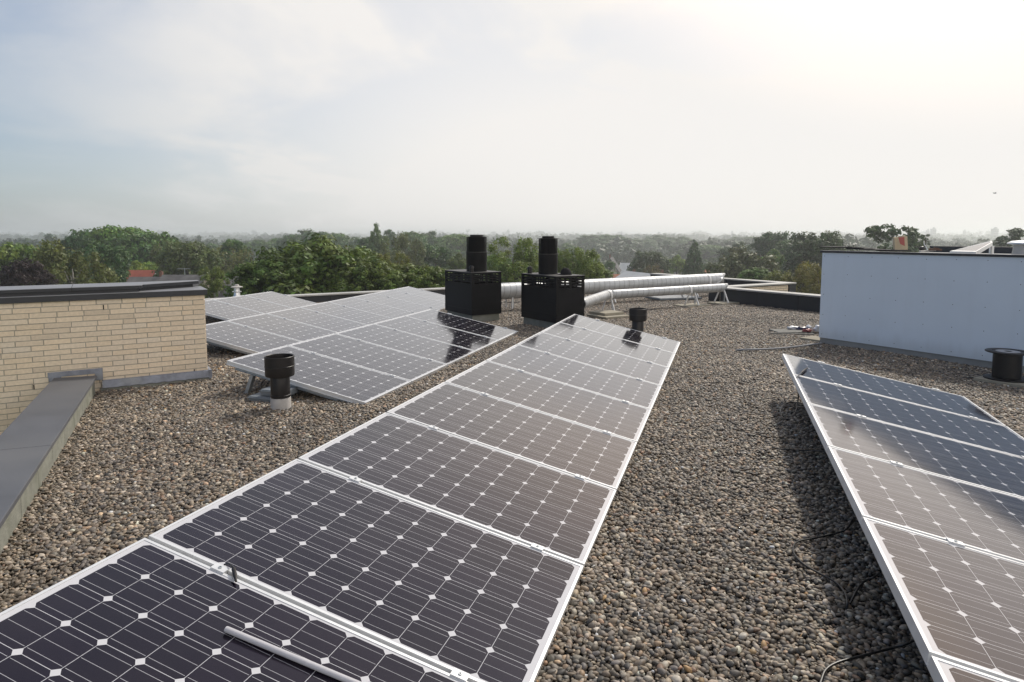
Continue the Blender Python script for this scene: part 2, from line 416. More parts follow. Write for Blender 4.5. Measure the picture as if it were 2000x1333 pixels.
for i in range(n):
    for j in range(n): bm.faces.new((vs[i][j], vs[i+1][j], vs[i+1][j+1], vs[i][j+1]))
tag(obj('ground', bm, ground_mat()), kind='structure')
bm = NB()   # meadow beyond the white block
prism(bm, [Vector((230, 330)), Vector((900, 330)), Vector((1250, 800)), Vector((480, 800))], GROUND+0.004, GROUND+0.3)
tag(obj('meadow', bm, plain('meadow_grass', (0.17, 0.26, 0.09), 0.95, 0, 0.2, 0.02)), kind='structure')

# roof outline in building axes (a along E1, b along E2)
W4A, W4B = Vector((-4.33+0.42, 6.88-0.88)), None
roof_ab = [(-1.1, -6), (12.96, -6), (12.96, 11.2), (15.78, 11.2), (15.78, 16.2), (-4.6, 16.2), (-4.6, 8.9), (-0.02, 8.9), (-0.10, 6.67), (-0.42, 4.46)]
roof_ab = [(12.96, -6), (12.96, 11.2), (15.78, 11.2), (15.78, 16.2), (-4.6, 16.2), (-4.6, 8.9), (0.02, 8.9), (0.0, 8.2), (-0.196, 6.67), (-0.43, 4.46), (-1.55, -6)]
bm = NB()
prism(bm, [ab(a, b) for a, b in roof_ab], GROUND+0.01, -0.012)
tag(obj('flat_roof', bm, M_slope), kind='structure')
roof_poly = [ab(a, b).xy for a, b in roof_ab]
def inside(p, poly):
    c = False; j = len(poly)-1
    for i in range(len(poly)):
        a, b = poly[i], poly[j]
        if (a.y > p[1]) != (b.y > p[1]) and p[0] < (b.x-a.x)*(p[1]-a.y)/(b.y-a.y)+a.x: c = not c
        j = i
    return c

# ------------------------------------------------------------------ gravel: patches of real stones scattered by geometry nodes
def stone_proto(seed):
    bm = NB(); bmesh.ops.create_icosphere(bm, subdivisions=2, radius=1)
    r = random.Random(seed); ph = [r.uniform(0, 6.28) for _ in range(6)]
    for v in bm.verts:
        x, y, z = v.co
        k = 1 + 0.13*math.sin(1.7*x+ph[0])*math.cos(2.1*y+ph[1]) + 0.10*math.sin(2.6*z+ph[2]+1.3*x) + 0.06*math.sin(3.7*y+ph[3])
        v.co = Vector((x*k*r.choice((1, 1)), y*k, z*k))
    bm.verts.ensure_lookup_table(); bm.faces.ensure_lookup_table()
    V = np.array([v.co[:] for v in bm.verts]); Fc = np.array([[v.index for v in f.verts] for f in bm.faces]); bm.free()
    return V, Fc
STONES = [stone_proto(s) for s in range(7)]
PALETTE = [((0.215, 0.180, 0.140), 6), ((0.150, 0.128, 0.103), 7), ((0.290, 0.255, 0.210), 4), ((0.082, 0.074, 0.064), 5), ((0.195, 0.182, 0.165), 5),
           ((0.135, 0.130, 0.128), 3), ((0.42, 0.39, 0.345), 1.6), ((0.31, 0.235, 0.17), 1.0), ((0.225, 0.155, 0.115), 0.8), ((0.58, 0.55, 0.50), 0.4), ((0.28, 0.19, 0.095), 0.25), ((0.046, 0.045, 0.044), 2)]
def gravel_patch(name, seed, size, nst, rmin, rmax):
    r = np.random.RandomState(seed)
    Vs, Fs, Cs, off = [], [], [], 0
    wts = np.array([w for _, w in PALETTE]); wts = wts/wts.sum(); cols = np.array([c for c, _ in PALETTE])
    g = int(math.sqrt(nst)); 
    for i in range(g):
        for j in range(g):
            V, Fc = STONES[r.randint(len(STONES))]
            rad = rmin + (rmax-rmin)*r.rand()**1.9
            sc3 = rad*np.array([1.0+0.45*r.rand(), 0.85+0.15*r.rand(), 0.42+0.33*r.rand()])
            a, b, c = r.rand()*6.283, (r.rand()-.5)*1.0, (r.rand()-.5)*1.0
            ca, sa, cb, sb, cc, s_c = math.cos(a), math.sin(a), math.cos(b), math.sin(b), math.cos(c), math.sin(c)
            Rm = np.array([[ca, -sa, 0], [sa, ca, 0], [0, 0, 1]]) @ np.array([[1, 0, 0], [0, cb, -sb], [0, sb, cb]]) @ np.array([[cc, 0, s_c], [0, 1, 0], [-s_c, 0, cc]])
            pos = np.array([(i+0.5+(r.rand()-.5)*1.15)/g*size-size/2, (j+0.5+(r.rand()-.5)*1.15)/g*size-size/2, rad*0.15 + r.rand()*rad*1.05 - 0.007])
            Vs.append((V*sc3) @ Rm.T + pos); Fs.append(Fc+off); off += len(V)
            cc_ = cols[r.choice(len(cols), p=wts)]*np.exp(r.normal(0.04, 0.30))*np.array([1+0.08*(r.rand()-.5), 1, 1+0.08*(r.rand()-.5)])
            Cs.append(np.repeat(np.append(cc_, 1.0)[None], len(V), 0))
    V = np.concatenate(Vs); Fc = np.concatenate(Fs); C = np.concatenate(Cs)
    me = bpy.data.meshes.new(name)
    me.vertices.add(len(V)); me.vertices.foreach_set('co', V.astype(np.float32).ravel())
    me.loops.add(Fc.size); me.loops.foreach_set('vertex_index', Fc.astype(np.int32).ravel())
    me.polygons.add(len(Fc)); me.polygons.foreach_set('loop_start', np.arange(0, Fc.size, 3, dtype=np.int32))
    me.polygons.foreach_set('use_smooth', np.ones(len(Fc), dtype=bool))
    C[:, :3] = np.minimum(C[:, :3]*np.array([0.99, 0.92, 0.83]), 0.6)
    at = me.attributes.new('tone', 'FLOAT_COLOR', 'POINT'); at.data.foreach_set('color', C.astype(np.float32).ravel())
    me.update(); me.validate()
    return me
M_stone = vcol('river_gravel', 0.6, noise=0.22, nscale=70)
def gravel_patina(m):
    # damp and dusty areas a metre or so across
    nt = m.node_tree; p = nt.nodes['Principled BSDF']; src = p.inputs['Base Color'].links[0].from_socket
    geo = N(nt, 'ShaderNodeNewGeometry'); nz = N(nt, 'ShaderNodeTexNoise'); nz.inputs['Scale'].default_value = 0.9; nz.inputs['Detail'].default_value = 5
    nt.links.new(geo.outputs['Position'], nz.inputs['Vector'])
    mr = N(nt, 'ShaderNodeMapRange'); mr.inputs[1].default_value = 0.35; mr.inputs[2].default_value = 0.65; mr.inputs[3].default_value = 0.78; mr.inputs[4].default_value = 1.14
    nt.links.new(nz.outputs['Fac'], mr.inputs[0])
    vm = N(nt, 'ShaderNodeVectorMath', operation='SCALE'); nt.links.new(src, vm.inputs[0]); nt.links.new(mr.outputs[0], vm.inputs['Scale']); nt.links.new(vm.outputs[0], p.inputs['Base Color'])
gravel_patina(M_stone)
patch_col = bpy.data.collections.new('gravel_patches')     # not linked to the scene: only a source for the scatter
PS = 0.40
NPATCH = 7
for k in range(NPATCH):
    me = gravel_patch('gravel_patch', 100+k, PS, 760, 0.0070, 0.0165); me.materials.append(M_stone)
    patch_col.objects.link(bpy.data.objects.new('gravel_patch_%02d' % k, me))
pts, rots, idx = [], [], []
r_ = np.random.RandomState(5)
amin = min(p.x for p in roof_poly); amax = max(p.x for p in roof_poly); bmin = min(p.y for p in roof_poly); bmax = max(p.y for p in roof_poly)
nx = int((amax-amin)/PS)+1; ny = int((bmax-bmin)/PS)+1
for i in range(nx):
    for j in range(ny):
        x, y = amin+(i+.5)*PS, bmin+(j+.5)*PS
        if y < -1.0 or abs(x) > 3.2+1.0*max(y, 0): continue
        ok = sum(inside((x+dx, y+dy), roof_poly) for dx in (-.17, .17) for dy in (-.17, .17))
        if ok < 4: continue
        pts.append((x, y, 0.006*math.sin(1.3*x+0.7*y)+0.006*math.sin(2.9*y-1.1*x))); rots.append((0, 0, math.pi/2*r_.randint(4))); idx.append(int(r_.randint(NPATCH)))
# border fill: smaller patches along the roof edges
SMALL = 0.13
for k in range(3):
    me = gravel_patch('gravel_patch_small', 300+k, SMALL, 84, 0.0070, 0.0150); me.materials.append(M_stone)
    patch_col.objects.link(bpy.data.objects.new('gravel_patch_%02d' % (NPATCH+k), me))
done = {(round((p[0]-amin)/PS-.5), round((p[1]-bmin)/PS-.5)) for p in pts}
for i in range(nx):
    for j in range(ny):
        x0, y0 = amin+(i+.5)*PS, bmin+(j+.5)*PS
        if y0 < -1.0 or abs(x0) > 3.2+1.0*max(y0, 0) or (i, j) in done: continue
        for di in (-1, 0, 1):
            for dj in (-1, 0, 1):
                x, y = x0+di*PS/3, y0+dj*PS/3
                if inside((x, y), roof_poly) or inside((x+0.075*E1.x, y+0.075*E1.y), roof_poly):
                    pts.append((x, y, 0.004)); rots.append((0, 0, math.pi/2*r_.randint(4))); idx.append(NPATCH+int(r_.randint(3)))
me = bpy.data.meshes.new('gravel'); me.from_pydata(pts, [], [])
a1 = me.attributes.new('turn', 'FLOAT_VECTOR', 'POINT'); a1.data.foreach_set('vector', np.array(rots, dtype=np.float32).ravel())
a2 = me.attributes.new('pick', 'INT', 'POINT'); a2.data.foreach_set('value', np.array(idx, dtype=np.int32))
gravel = bpy.data.objects.new('gravel', me); col.objects.link(gravel)
tag(gravel, 'brown and grey river pebbles covering the flat roof', 'gravel', kind='stuff')
ng = bpy.data.node_groups.new('scatter_gravel', 'GeometryNodeTree')
ng.interface.new_socket('Geometry', in_out='INPUT', socket_type='NodeSocketGeometry'); ng.interface.new_socket('Geometry', in_out='OUTPUT', socket_type='NodeSocketGeometry')
gi, go = ng.nodes.new('NodeGroupInput'), ng.nodes.new('NodeGroupOutput')
ci = ng.nodes.new('GeometryNodeCollectionInfo'); ci.inputs['Collection'].default_value = patch_col; ci.inputs['Separate Children'].default_value = True; ci.inputs['Reset Children'].default_value = True
ip = ng.nodes.new('GeometryNodeInstanceOnPoints'); ip.inputs['Pick Instance'].default_value = True
na = ng.nodes.new('GeometryNodeInputNamedAttribute'); na.data_type = 'FLOAT_VECTOR'; na.inputs[0].default_value = 'turn'
nb = ng.nodes.new('GeometryNodeInputNamedAttribute'); nb.data_type = 'INT'; nb.inputs[0].default_value = 'pick'
L = ng.links.new
L(gi.outputs[0], ip.inputs['Points']); L(ci.outputs[0], ip.inputs['Instance']); L(na.outputs[0], ip.inputs['Rotation']); L(nb.outputs[0], ip.inputs['Instance Index']); L(ip.outputs[0], go.inputs[0])
mod = gravel.modifiers.new('scatter', 'NODES'); mod.node_group = ng

# ------------------------------------------------------------------ solar panels
PW, PL = 0.99, 1.65
def frame_bm():
    bm = NB(); t, d, fl = 0.012, 0.042, 0.026
    for y in (t/2, PW-t/2): box(bm, (PL/2, y, -d/2), (PL, t, d))
    for x in (t/2, PL-t/2): box(bm, (x, PW/2, -d/2), (t, PW-2*t, d))
    # inner lip step and lower flange
    for y in (-0.004, PW+0.004): box(bm, (PL/2, y, -d+0.0015), (PL, 0.008, 0.003))
    return bm
frame_me = None
def panel_protos():
    root = empty('solar_panel', (0, 0, 0), 'x', 'solar panel')
    fr = obj('frame', frame_bm(), M_alu, root)
    bm = NB(); box(bm, (PL/2, PW/2, -0.0045), (PL-0.0244, PW-0.0244, 0.004))
    gl = obj('cell_glass', bm, M_solar, root)
    cl = []
    for x in (0.37, 1.41):
        bm = NB(); box(bm, (x, PW+0.010, 0.0035), (0.062, 0.036, 0.006)); box(bm, (x, PW+0.010, -0.012), (0.062, 0.014, 0.025))
        lathe(bm, [(0.007, 0.0066), (0.007, 0.0105), (0.0035, 0.0106), (0.0035, 0.0085)], 10, (x, PW+0.010, 0), mat=1)
        cl.append(obj('clamp', bm, [M_alu, M_alu_d], root))
    return root
protoP = panel_protos()
first = [True]
def copy_tree(o, parent=None):
    c = o.copy(); col.objects.link(c)
    if parent is not None: c.parent = parent
    for ch in list(o.children): copy_tree(ch, c)
    return c
def row_matrix(P, az, tilt, i, pitch):
    row = Vector((math.sin(az), math.cos(az), 0.010 if P[0] > 0 else 0.0)).normalized(); right = Vector((math.cos(az), -math.sin(az), 0))
    sl = (right*math.cos(tilt) + Vector((0, 0, -math.sin(tilt))))
    sl = (sl - row*sl.dot(row)).normalized()
    nrm = sl.cross(row).normalized()
    M = Matrix((sl, row, nrm)).transposed().to_4x4()
    M.translation = Vector(P) + Vector((0, 0, H)) + row*pitch*i
    return M
def add_panel(M, label, group, sy=1.0):
    p = protoP if first[0] else copy_tree(protoP)
    first[0] = False
    p.matrix_world = M @ Matrix.Diagonal((1, sy, 1, 1))
    p['label'] = label; p['group'] = group
    return p
ordn = ['nearest', 'second', 'third', 'fourth', 'fifth', 'sixth', 'seventh', 'eighth', 'ninth']
ROW_A = ((-1.4897, 2.6325, -1.2291), 0.3105, 0.2219)
ROW_B = ((-2.9584, 6.8332, -1.3005), 0.3083, 0.1966)
ROW_C = ((1.2639, 1.9106, -1.2571), 0.3016, 0.1998)
ROW_D = ((-4.6044, 9.1239, -1.3050), 0.2534, 0.2050)
ROW_E = ((-6.0289, 13.3684, -1.3010), 0.2568, 0.2050)
for k, i in enumerate(range(-1, 8)):
    lab = ('nearest dark solar panel of the long central row, a grey tube lying on it' if k == 0 else
           'far end solar panel of the long central row, mirroring a black vent pipe' if k == 8 else
           '%s solar panel from the camera in the long central row' % ordn[k])
    add_panel(row_matrix(*ROW_A, i, 1.01), lab, 'solar panels of the long central row')
B_first = None
for k in range(5):
    lab = ('solar panel at the near end of the row behind the pale-footed vent pipe' if k == 0 else
           'solar panel at the far end of that left row, mirroring the black chimney' if k == 4 else
           '%s solar panel from the near end of the row behind the pale-footed vent pipe' % ordn[k])
    p = add_panel(row_matrix(*ROW_B, k, 1.01), lab, 'solar panels of the row beside the pale-footed vent pipe')
    if k == 0: B_first = p
D_first = None
for k in range(8):
    lab = ('solar panel just past the brick wall corner in the second left row' if k == 0 else
           'solar panel at the far end of the second left row, beside the left chimney box' if k == 7 else
           '%s solar panel from the brick wall in the second left row' % ordn[k])
    p = add_panel(row_matrix(*ROW_D, k, 0.996), lab, 'solar panels of the second row to the left', 0.986)
    if k == 0: D_first = p
for k, i in enumerate((-1, 0, 1)):
    lab = ('solar panel half hidden by the brick wall corner in the farthest left row', 'middle solar panel in the short farthest row beyond the brick wall', 'last solar panel at the far right end of the farthest left row')[k]
    add_panel(row_matrix(*ROW_E, i, 1.0), lab, 'solar panels of the farthest left row', 0.99)
for k, i in enumerate(range(-1, 5)):
    lab = ('solar panel cut by the bottom right corner of the photo in the right row' if k == 0 else
           'farthest solar panel of the right row, a black plug resting on its corner' if k == 5 else
           '%s solar panel from the camera in the right row' % ordn[k])
    add_panel(row_matrix(*ROW_C, i, 1.01), lab, 'solar panels of the right row')
# supports that show under the near ends
def local_part(root, name, bm, mats, **k):
    return obj(name, bm, mats, root, **k)
for root, zz_ in ((B_first, 0.30), (D_first, 0.30)):
    bm = NB()
    bar(bm, (0.30, 0.05, -0.046), (0.245, 0.05, -0.335), 0.05, 0.006, up=Vector((0, 1, 0)))
    bar(bm, (0.325, 0.05, -0.046), (0.270, 0.05, -0.335), 0.006, 0.05, up=Vector((0, 1, 0)))
    local_part(root, 'support_leg', bm, M_alu_d)
    bm = NB()
    box(bm, (0.86, 0.045, -0.061), (1.54, 0.035, 0.034)); box(bm, (0.86, 0.020, -0.0765), (1.54, 0.018, 0.003))
    local_part(root, 'mounting_rail', bm, M_alu_d)

def on_row(rowp, u, v, lift=0.0):
    M = row_matrix(*rowp, 0, 1.01); n = M.col[2].xyz; p0 = M.translation
    d = ray(u, v); o = Vector((0, 0, H))
    t = (p0 + n*lift - o).dot(n)/d.dot(n)
    return o + d*t

# loose grey conduit on the nearest panel
p0, p1 = on_row(ROW_A, 441, 1229, 0.011), on_row(ROW_A, 735, 1352, 0.011)
bm = NB()
d = (p1-p0).normalized()
tube(bm, [p0, p0+d*0.004, p1], [0.0095, 0.0105, 0.0105], 18); 
tag(obj('conduit', bm, M_grey_tube, smooth=True), 'loose grey plastic tube lying across the nearest solar panel', 'tube')
# black plug leads
def plug(pts, row, label, r=0.003, rb=0.0075):
    P = [on_row(row, u, v, 0.006+dz) for u, v, dz in pts]
    e = empty('cable_connector', P[0], label, 'cable connector')
    bm = NB(); tube(bm, spline([p-P[0] for p in P[:-1]], 6), r, 8); obj('lead', bm, M_cable, e, smooth=True)
    bm = NB(); a, b = P[-2]-P[0], P[-1]-P[0]; d = b-a
    tube(bm, [a, a+d*0.12, a+d*0.3, a+d*0.5, a+d*0.75, b], [rb*.5, rb, rb*.85, rb, rb*.62, rb*.45], 10); obj('plug', bm, M_pvc, e, smooth=True)
plug([(438, 1103, -0.004), (447, 1102, 0.008), (456, 1109, 0.012), (461, 1136, 0.004)], ROW_A, 'small black plug on a short lead at the first seam of the central row', 0.0035, 0.009)
plug([(1556, 738, -0.004), (1560, 733, 0.006), (1566, 728, 0.008), (1577, 719, 0.006)], ROW_C, 'black plug lying on the far corner of the right row of panels', 0.004, 0.011)

# ------------------------------------------------------------------ left low parapet (coping over concrete blocks)
q0, q1 = Vector((-4.33, 6.88)), Vector((-2.727, 3.553))   # gravel-side line near the wall / near the frame edge
dl = (q1-q0).normalized(); nl = Vector((dl.y, -dl.x))   # towards outside (left)
if nl.x > 0: nl = -nl
q0 = Vector((-3.70, 5.55)) - dl*1.42
root = empty('low_parapet', (q0.x, q0.y, 0), 'low concrete block parapet under a dark grey coping, running from the brick wall', 'parapet')
def loc(p, z): return Vector((p.x-q0.x, p.y-q0.y, z))
Lw = 7.0; s = 0.0; k = 0
lens = [1.30, 1.18, 1.18, 1.18, 1.18, 1.18]
blocks = [0.40, 0.50, 0.50, 0.50, 0.50, 0.50, 0.50, 0.5, 0.5, 0.5, 0.5, 0.5, 0.5]
for bl in blocks:
    a, b = q0+dl*(s+0.003), q0+dl*(s+bl-0.003)
    bm = NB(); i_ = nl*0.022; o_ = nl*0.082
    hexa(bm, [loc(a+i_, -0.06), loc(b+i_, -0.06), loc(b+o_, -0.06), loc(a+o_, -0.06)], [loc(a+i_, 0.163), loc(b+i_, 0.163), loc(b+o_, 0.163), loc(a+o_, 0.163)])
    obj('concrete_block', bm, M_concrete, root, bevel=0.004); s += bl
bm = NB()
a, b = q0, q0+dl*Lw
hexa(bm, [loc(a+nl*.10, -2.6), loc(b+nl*.10, -2.6), loc(b+nl*.34, -2.6), loc(a+nl*.34, -2.6)], [loc(a+nl*.10, .160), loc(b+nl*.10, .160), loc(b+nl*.34, .160), loc(a+nl*.34, .160)])
obj('core_wall', bm, M_base, root)
s = 0.0
for cl_ in (2.56, 2.4, 2.04):
    a, b = q0+dl*(s+0.002), q0+dl*(s+cl_-0.002); bm = NB(); o_ = nl*0.372
    hexa(bm, [loc(a, .166), loc(b, .166), loc(b+o_, .166), loc(a+o_, .166)], [loc(a, .197), loc(b, .197), loc(b+o_, .206), loc(a+o_, .206)])
    obj('coping', bm, M_coping, root, bevel=0.005); s += cl_

# ------------------------------------------------------------------ brick stair tower at left
def bricks_mesh(width, z0, z1, bl, bh, joint, seed, thick, weep=()):
    """wall of separate bricks in local x (0..width), z; outer face at y=0 looking -y"""
    r = random.Random(seed)
    Vv, Ff, Cc = [], [], []
    mort = (0.205, 0.19, 0.16)
    def quadbox(x0, x1, y0, y1, za, zb, c):
        o = len(Vv)
        Vv.extend([(x0, y0, za), (x1, y0, za), (x1, y0, zb), (x0, y0, zb), (x0, y1, za), (x1, y1, za), (x1, y1, zb), (x0, y1, zb)])
        Ff.extend([(o, o+1, o+2, o+3), (o+1, o+5, o+6, o+2), (o+4, o, o+3, o+7), (o+3, o+2, o+6, o+7), (o+4, o+5, o+1, o)])
        Cc.extend([(*c, 1)]*8)
    nrow = int((z1-z0)/bh)
    for i in range(nrow):
        zb = z1-i*bh-0.001; za = zb-(bh-joint)
        x = width
        first_ = True
        while x > 0:
            L_ = bl-joint
            if first_: L_ = (0.55 if i % 2 else 1.0)*(bl)-joint; L_ = min(L_, width)
            elif r.random() < 0.10: L_ = bl/2-joint
            first_ = False
            xa = max(0.0, x-L_)
            t = r.gauss(1.0, 0.030); w_ = r.gauss(0, 0.008)
            c = (0.70*t+w_, 0.585*t, 0.440*t-w_)
            if r.random() < 0.08: c = (0.63*t, 0.525*t, 0.395*t)
            jz = r.uniform(-.0012, .0012); jy = r.uniform(-.0018, .0012)
            quadbox(xa, x, jy, thick, za+jz, zb+jz, c)
            x = xa-joint*r.uniform(0.85, 1.2)
    me = bpy.data.meshes.new('bricks'); me.from_pydata(Vv, [], Ff)
    at = me.attributes.new('tone', 'FLOAT_COLOR', 'POINT'); at.data.foreach_set('color', np.array(Cc, dtype=np.float32).ravel())
    return me
M_brick = vcol('cream_brick', 0.85, bump=0.4, bscale=120, noise=0.10, nscale=35)
M_mortar = plain('grey_mortar', (0.36, 0.33, 0.275), 0.95, 0, 0.15, 20, 0.3, 150)
BC = Vector((-3.475, 7.51))        # near right corner of the brick volume at gravel level
WW = 7.0
ang = ROT1 - R(0.0)
root = empty('brick_stair_tower', (BC.x, BC.y, 0), 'cream brick stair tower with a stepped dark metal roof edge on the left', 'brick building', None, ang)
me = bricks_mesh(WW, -2.6, 0.975, 0.232, 0.0555, 0.0085, 3, 0.03)
o = link_mesh('brick_wall', me, M_brick, root); o.location = (-WW, 0, 0)
bm = NB(); box(bm, (-WW/2-0.006, 0.06, -0.81), (WW-0.012, 0.11, 3.56)); obj('mortar_bed', bm, M_mortar, root)
me = bricks_mesh(1.0, -0.1, 0.975, 0.232, 0.0555, 0.0085, 5, 0.03)
o = link_mesh('side_wall', me, M_brick, root); o.location = (0.0, 0.032, 0); o.rotation_euler = (0, 0, math.pi/2)
bm = NB(); box(bm, (-0.065, 0.60, 0.43), (0.106, 0.92, 1.08)); obj('side_mortar_bed', bm, M_mortar, root)
# weep joints
bm = NB()
wr = random.Random(11)
for xx, row in ((-0.98, 1), (-3.05, 2), (-0.14, 15), (-0.86, 16), (-1.30, 15), (-1.62, 15), (-2.60, 16)):
    zt = 0.975-row*0.0555
    bm = NB(); box(bm, (xx, -0.0012, zt-0.0277), (0.010, 0.004, 0.050)); obj('weep_joint', bm, M_pvc_in, root)
# lower trim: dark fascia, paler top
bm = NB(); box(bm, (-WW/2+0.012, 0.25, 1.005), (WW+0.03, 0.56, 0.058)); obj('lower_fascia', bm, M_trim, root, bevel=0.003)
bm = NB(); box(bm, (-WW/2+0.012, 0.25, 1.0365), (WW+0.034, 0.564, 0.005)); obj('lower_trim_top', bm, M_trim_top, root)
# set-back riser and upper coping: runs along the front, then steps back to the far corner
ux = -0.62
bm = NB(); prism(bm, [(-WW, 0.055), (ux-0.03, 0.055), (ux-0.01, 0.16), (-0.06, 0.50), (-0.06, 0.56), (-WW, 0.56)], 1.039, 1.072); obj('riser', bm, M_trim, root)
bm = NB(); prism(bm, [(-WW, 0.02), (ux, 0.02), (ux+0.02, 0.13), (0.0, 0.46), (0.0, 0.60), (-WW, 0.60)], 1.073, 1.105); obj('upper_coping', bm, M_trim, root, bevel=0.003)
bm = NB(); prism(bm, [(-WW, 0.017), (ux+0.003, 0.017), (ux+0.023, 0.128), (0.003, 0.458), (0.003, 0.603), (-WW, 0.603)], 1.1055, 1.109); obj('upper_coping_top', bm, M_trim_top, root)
bm = NB(); box(bm, (-1.25, 0.016, 1.09), (0.005, 0.004, 0.036)); box(bm, (-1.25, 0.30, 1.1095), (0.004, 0.56, 0.002)); obj('coping_joint', bm, M_felt, root)
# lead flashing over a concrete upstand
bm = NB()
nseg = 26
prev = None
fl = []
for k in range(nseg+1):
    x = -1.03+1.07*k/nseg; wob = 0.003*math.sin(k*1.9)+0.002*math.sin(k*4.1)
    fl.append([bm.verts.new((x, -0.004, 0.118)), bm.verts.new((x, -0.020+wob, 0.108)), bm.verts.new((x, -0.040+wob, 0.038+wob)), bm.verts.new((x, -0.036+wob, 0.034))])
for k in range(nseg):
    for j in range(3): bm.faces.new((fl[k][j], fl[k+1][j], fl[k+1][j+1], fl[k][j+1]))
bmesh.ops.recalc_face_normals(bm, faces=bm.faces[:])
obj('lead_flashing', bm, M_lead, root, smooth=True)
bm = NB(); box(bm, (-0.745, -0.016, -0.02), (0.60, 0.028, 0.11)); box(bm, (-0.205, -0.016, -0.02), (0.47, 0.028, 0.11)); obj('concrete_upstand', bm, M_base, root)
bm = NB(); box(bm, (0.02, 0.45, 0.045), (0.03, 0.98, 0.15)); obj('side_flashing', bm, M_lead, root)
# lead apron round the coping end
lx0 = -1.50; lx1 = -1.02
bm = NB(); box(bm, ((lx0+lx1)/2, -0.006, 0.222), (lx1-lx0, 0.008, 0.055)); box(bm, (lx1-0.035, -0.010, 0.165), (0.07, 0.016, 0.085)); box(bm, (lx0+0.06, -0.010, 0.178), (0.11, 0.012, 0.05))
obj('lead_apron', bm, M_lead, root, bevel=0.003)

# ------------------------------------------------------------------ rear parapets
def parapet(name, a0, b0, a1, b1, label, h=0.36, w=0.34, side=1, mats=(None, None), seams=1.1, brick=False):
    p, q = ab(a0, b0), ab(a1, b1); L_ = (q-p).length
    rz = math.atan2((q-p).y, (q-p).x)
    root = empty(name, p, label, 'parapet', None, rz)
    bm = NB(); box(bm, (L_/2, side*(w/2), h/2-0.22), (L_, w-0.06, h+0.36)); obj('upstand', bm, mats[1] or M_upstand, root)
    n_ = max(1, int(L_/2.4)); bm = None
    for k in range(n_):
        bm = NB(); box(bm, (L_*(k+.5)/n_, side*(w/2-0.01), h-0.017), (L_/n_-0.004, w, 0.034)); obj('coping', bm, mats[0] or M_pcoping, root, bevel=0.004)
    m_ = int(L_/seams)
    for k in range(1, m_+1):
        bm = NB(); box(bm, (L_*k/(m_+1), side*0.0285, h/2-0.03), (0.012, 0.006, h-0.04))
        obj('panel_joint', bm, M_felt, root)
    return root
parapet('rear_parapet', -4.6, 16.2, 15.4, 16.2, 'rear parapet with a pale coping behind the left solar panels and chimneys', h=0.205)
parapet('side_parapet', 13.0, 11.16, 13.0, -6, 'dark side parapet with a pale coping running behind the white-clad block', side=1)
root = parapet('link_parapet', 13.0, 11.2, 15.74, 11.2, 'short parapet above a tan brick face to the right of the white ducts', h=0.36, side=1)
bm = NB(); box(bm, (1.37, -0.02, -0.72), (2.72, 0.05, 2.0))
def tan_brick():
    m, nt, p = new_mat('tan_brick')
    tcn = N(nt, 'ShaderNodeTexCoord'); b = N(nt, 'ShaderNodeTexBrick'); mpn = N(nt, 'ShaderNodeMapping')
    mpn.inputs['Rotation'].default_value = (math.pi/2, 0, 0)
    nt.links.new(tcn.outputs['Object'], mpn.inputs[0]); nt.links.new(mpn.outputs[0], b.inputs['Vector'])
    b.inputs['Scale'].default_value = 1.0; b.inputs['Brick Width'].default_value = 0.22; b.inputs['Row Height'].default_value = 0.056; b.inputs['Mortar Size'].default_value = 0.006
    b.inputs['Color1'].default_value = (0.68, 0.56, 0.41, 1); b.inputs['Color2'].default_value = (0.60, 0.50, 0.37, 1); b.inputs['Mortar'].default_value = (0.25, 0.22, 0.18, 1)
    nt.links.new(b.outputs['Color'], p.inputs['Base Color']); p.inputs['Roughness'].default_value = 0.85
    return m
M_tanb = tan_brick()
bm.free(); bm = NB(); box(bm, (1.40, 0.012, -0.70), (2.64, 0.03, 2.0)); obj('brick_face', bm, M_tanb, root)
parapet('end_parapet', 15.76, 11.2, 15.76, 16.5, 'far end parapet with a pale coping beyond the duct openings', side=-1)

# ------------------------------------------------------------------ white-clad block on the right
WC = Vector((4.68, 10.08))
wa, wb = WC.dot(E1.xy), WC.dot(E2.xy)
ang2 = math.atan2(-E2.y, -E2.x)     # local x runs from the far corner towards the camera, local y towards E1 (behind the wall)
root = empty('white_clad_block', (WC.x, WC.y, 0), 'block clad in white boards with a dark plinth on the right', 'roof building', None, ang2)
hT = 1.415; LW = 9.0; DP = 3.3
bm = NB()
npan = 3
bx = [0, 3.05, 6.1, LW]
for k in range(3): box(bm, ((bx[k]+bx[k+1])/2, 0.01, 0.095+(hT-0.03-0.095)/2), (bx[k+1]-bx[k]-0.003, 0.02, hT-0.03-0.095))
for i, x in enumerate(np.arange(0.05, 8.9, 0.36)):
    for z in (0.16, 0.46, 0.76, 1.06, 1.335):
        xx, zz_ = x+rng.uniform(-.01, .01), z+rng.uniform(-.012, .012)
        if min(abs(xx-b_) for b_ in bx) < 0.012: continue
        Mx = Matrix.Translation((xx, -0.0005, zz_)) @ Matrix.Rotation(math.pi/2, 4, 'X')
        r0 = bmesh.ops.create_circle(bm, cap_ends=True, radius=0.0052, segments=8, matrix=Mx)
        for f in {f for v in r0['verts'] for f in v.link_faces}: f.material_index = 1
M_clad = plain('white_cladding_board', (0.69, 0.77, 0.86), 0.45, 0.0, 0.03, 1.5, dirt=(0.67, 0.75, 0.84))
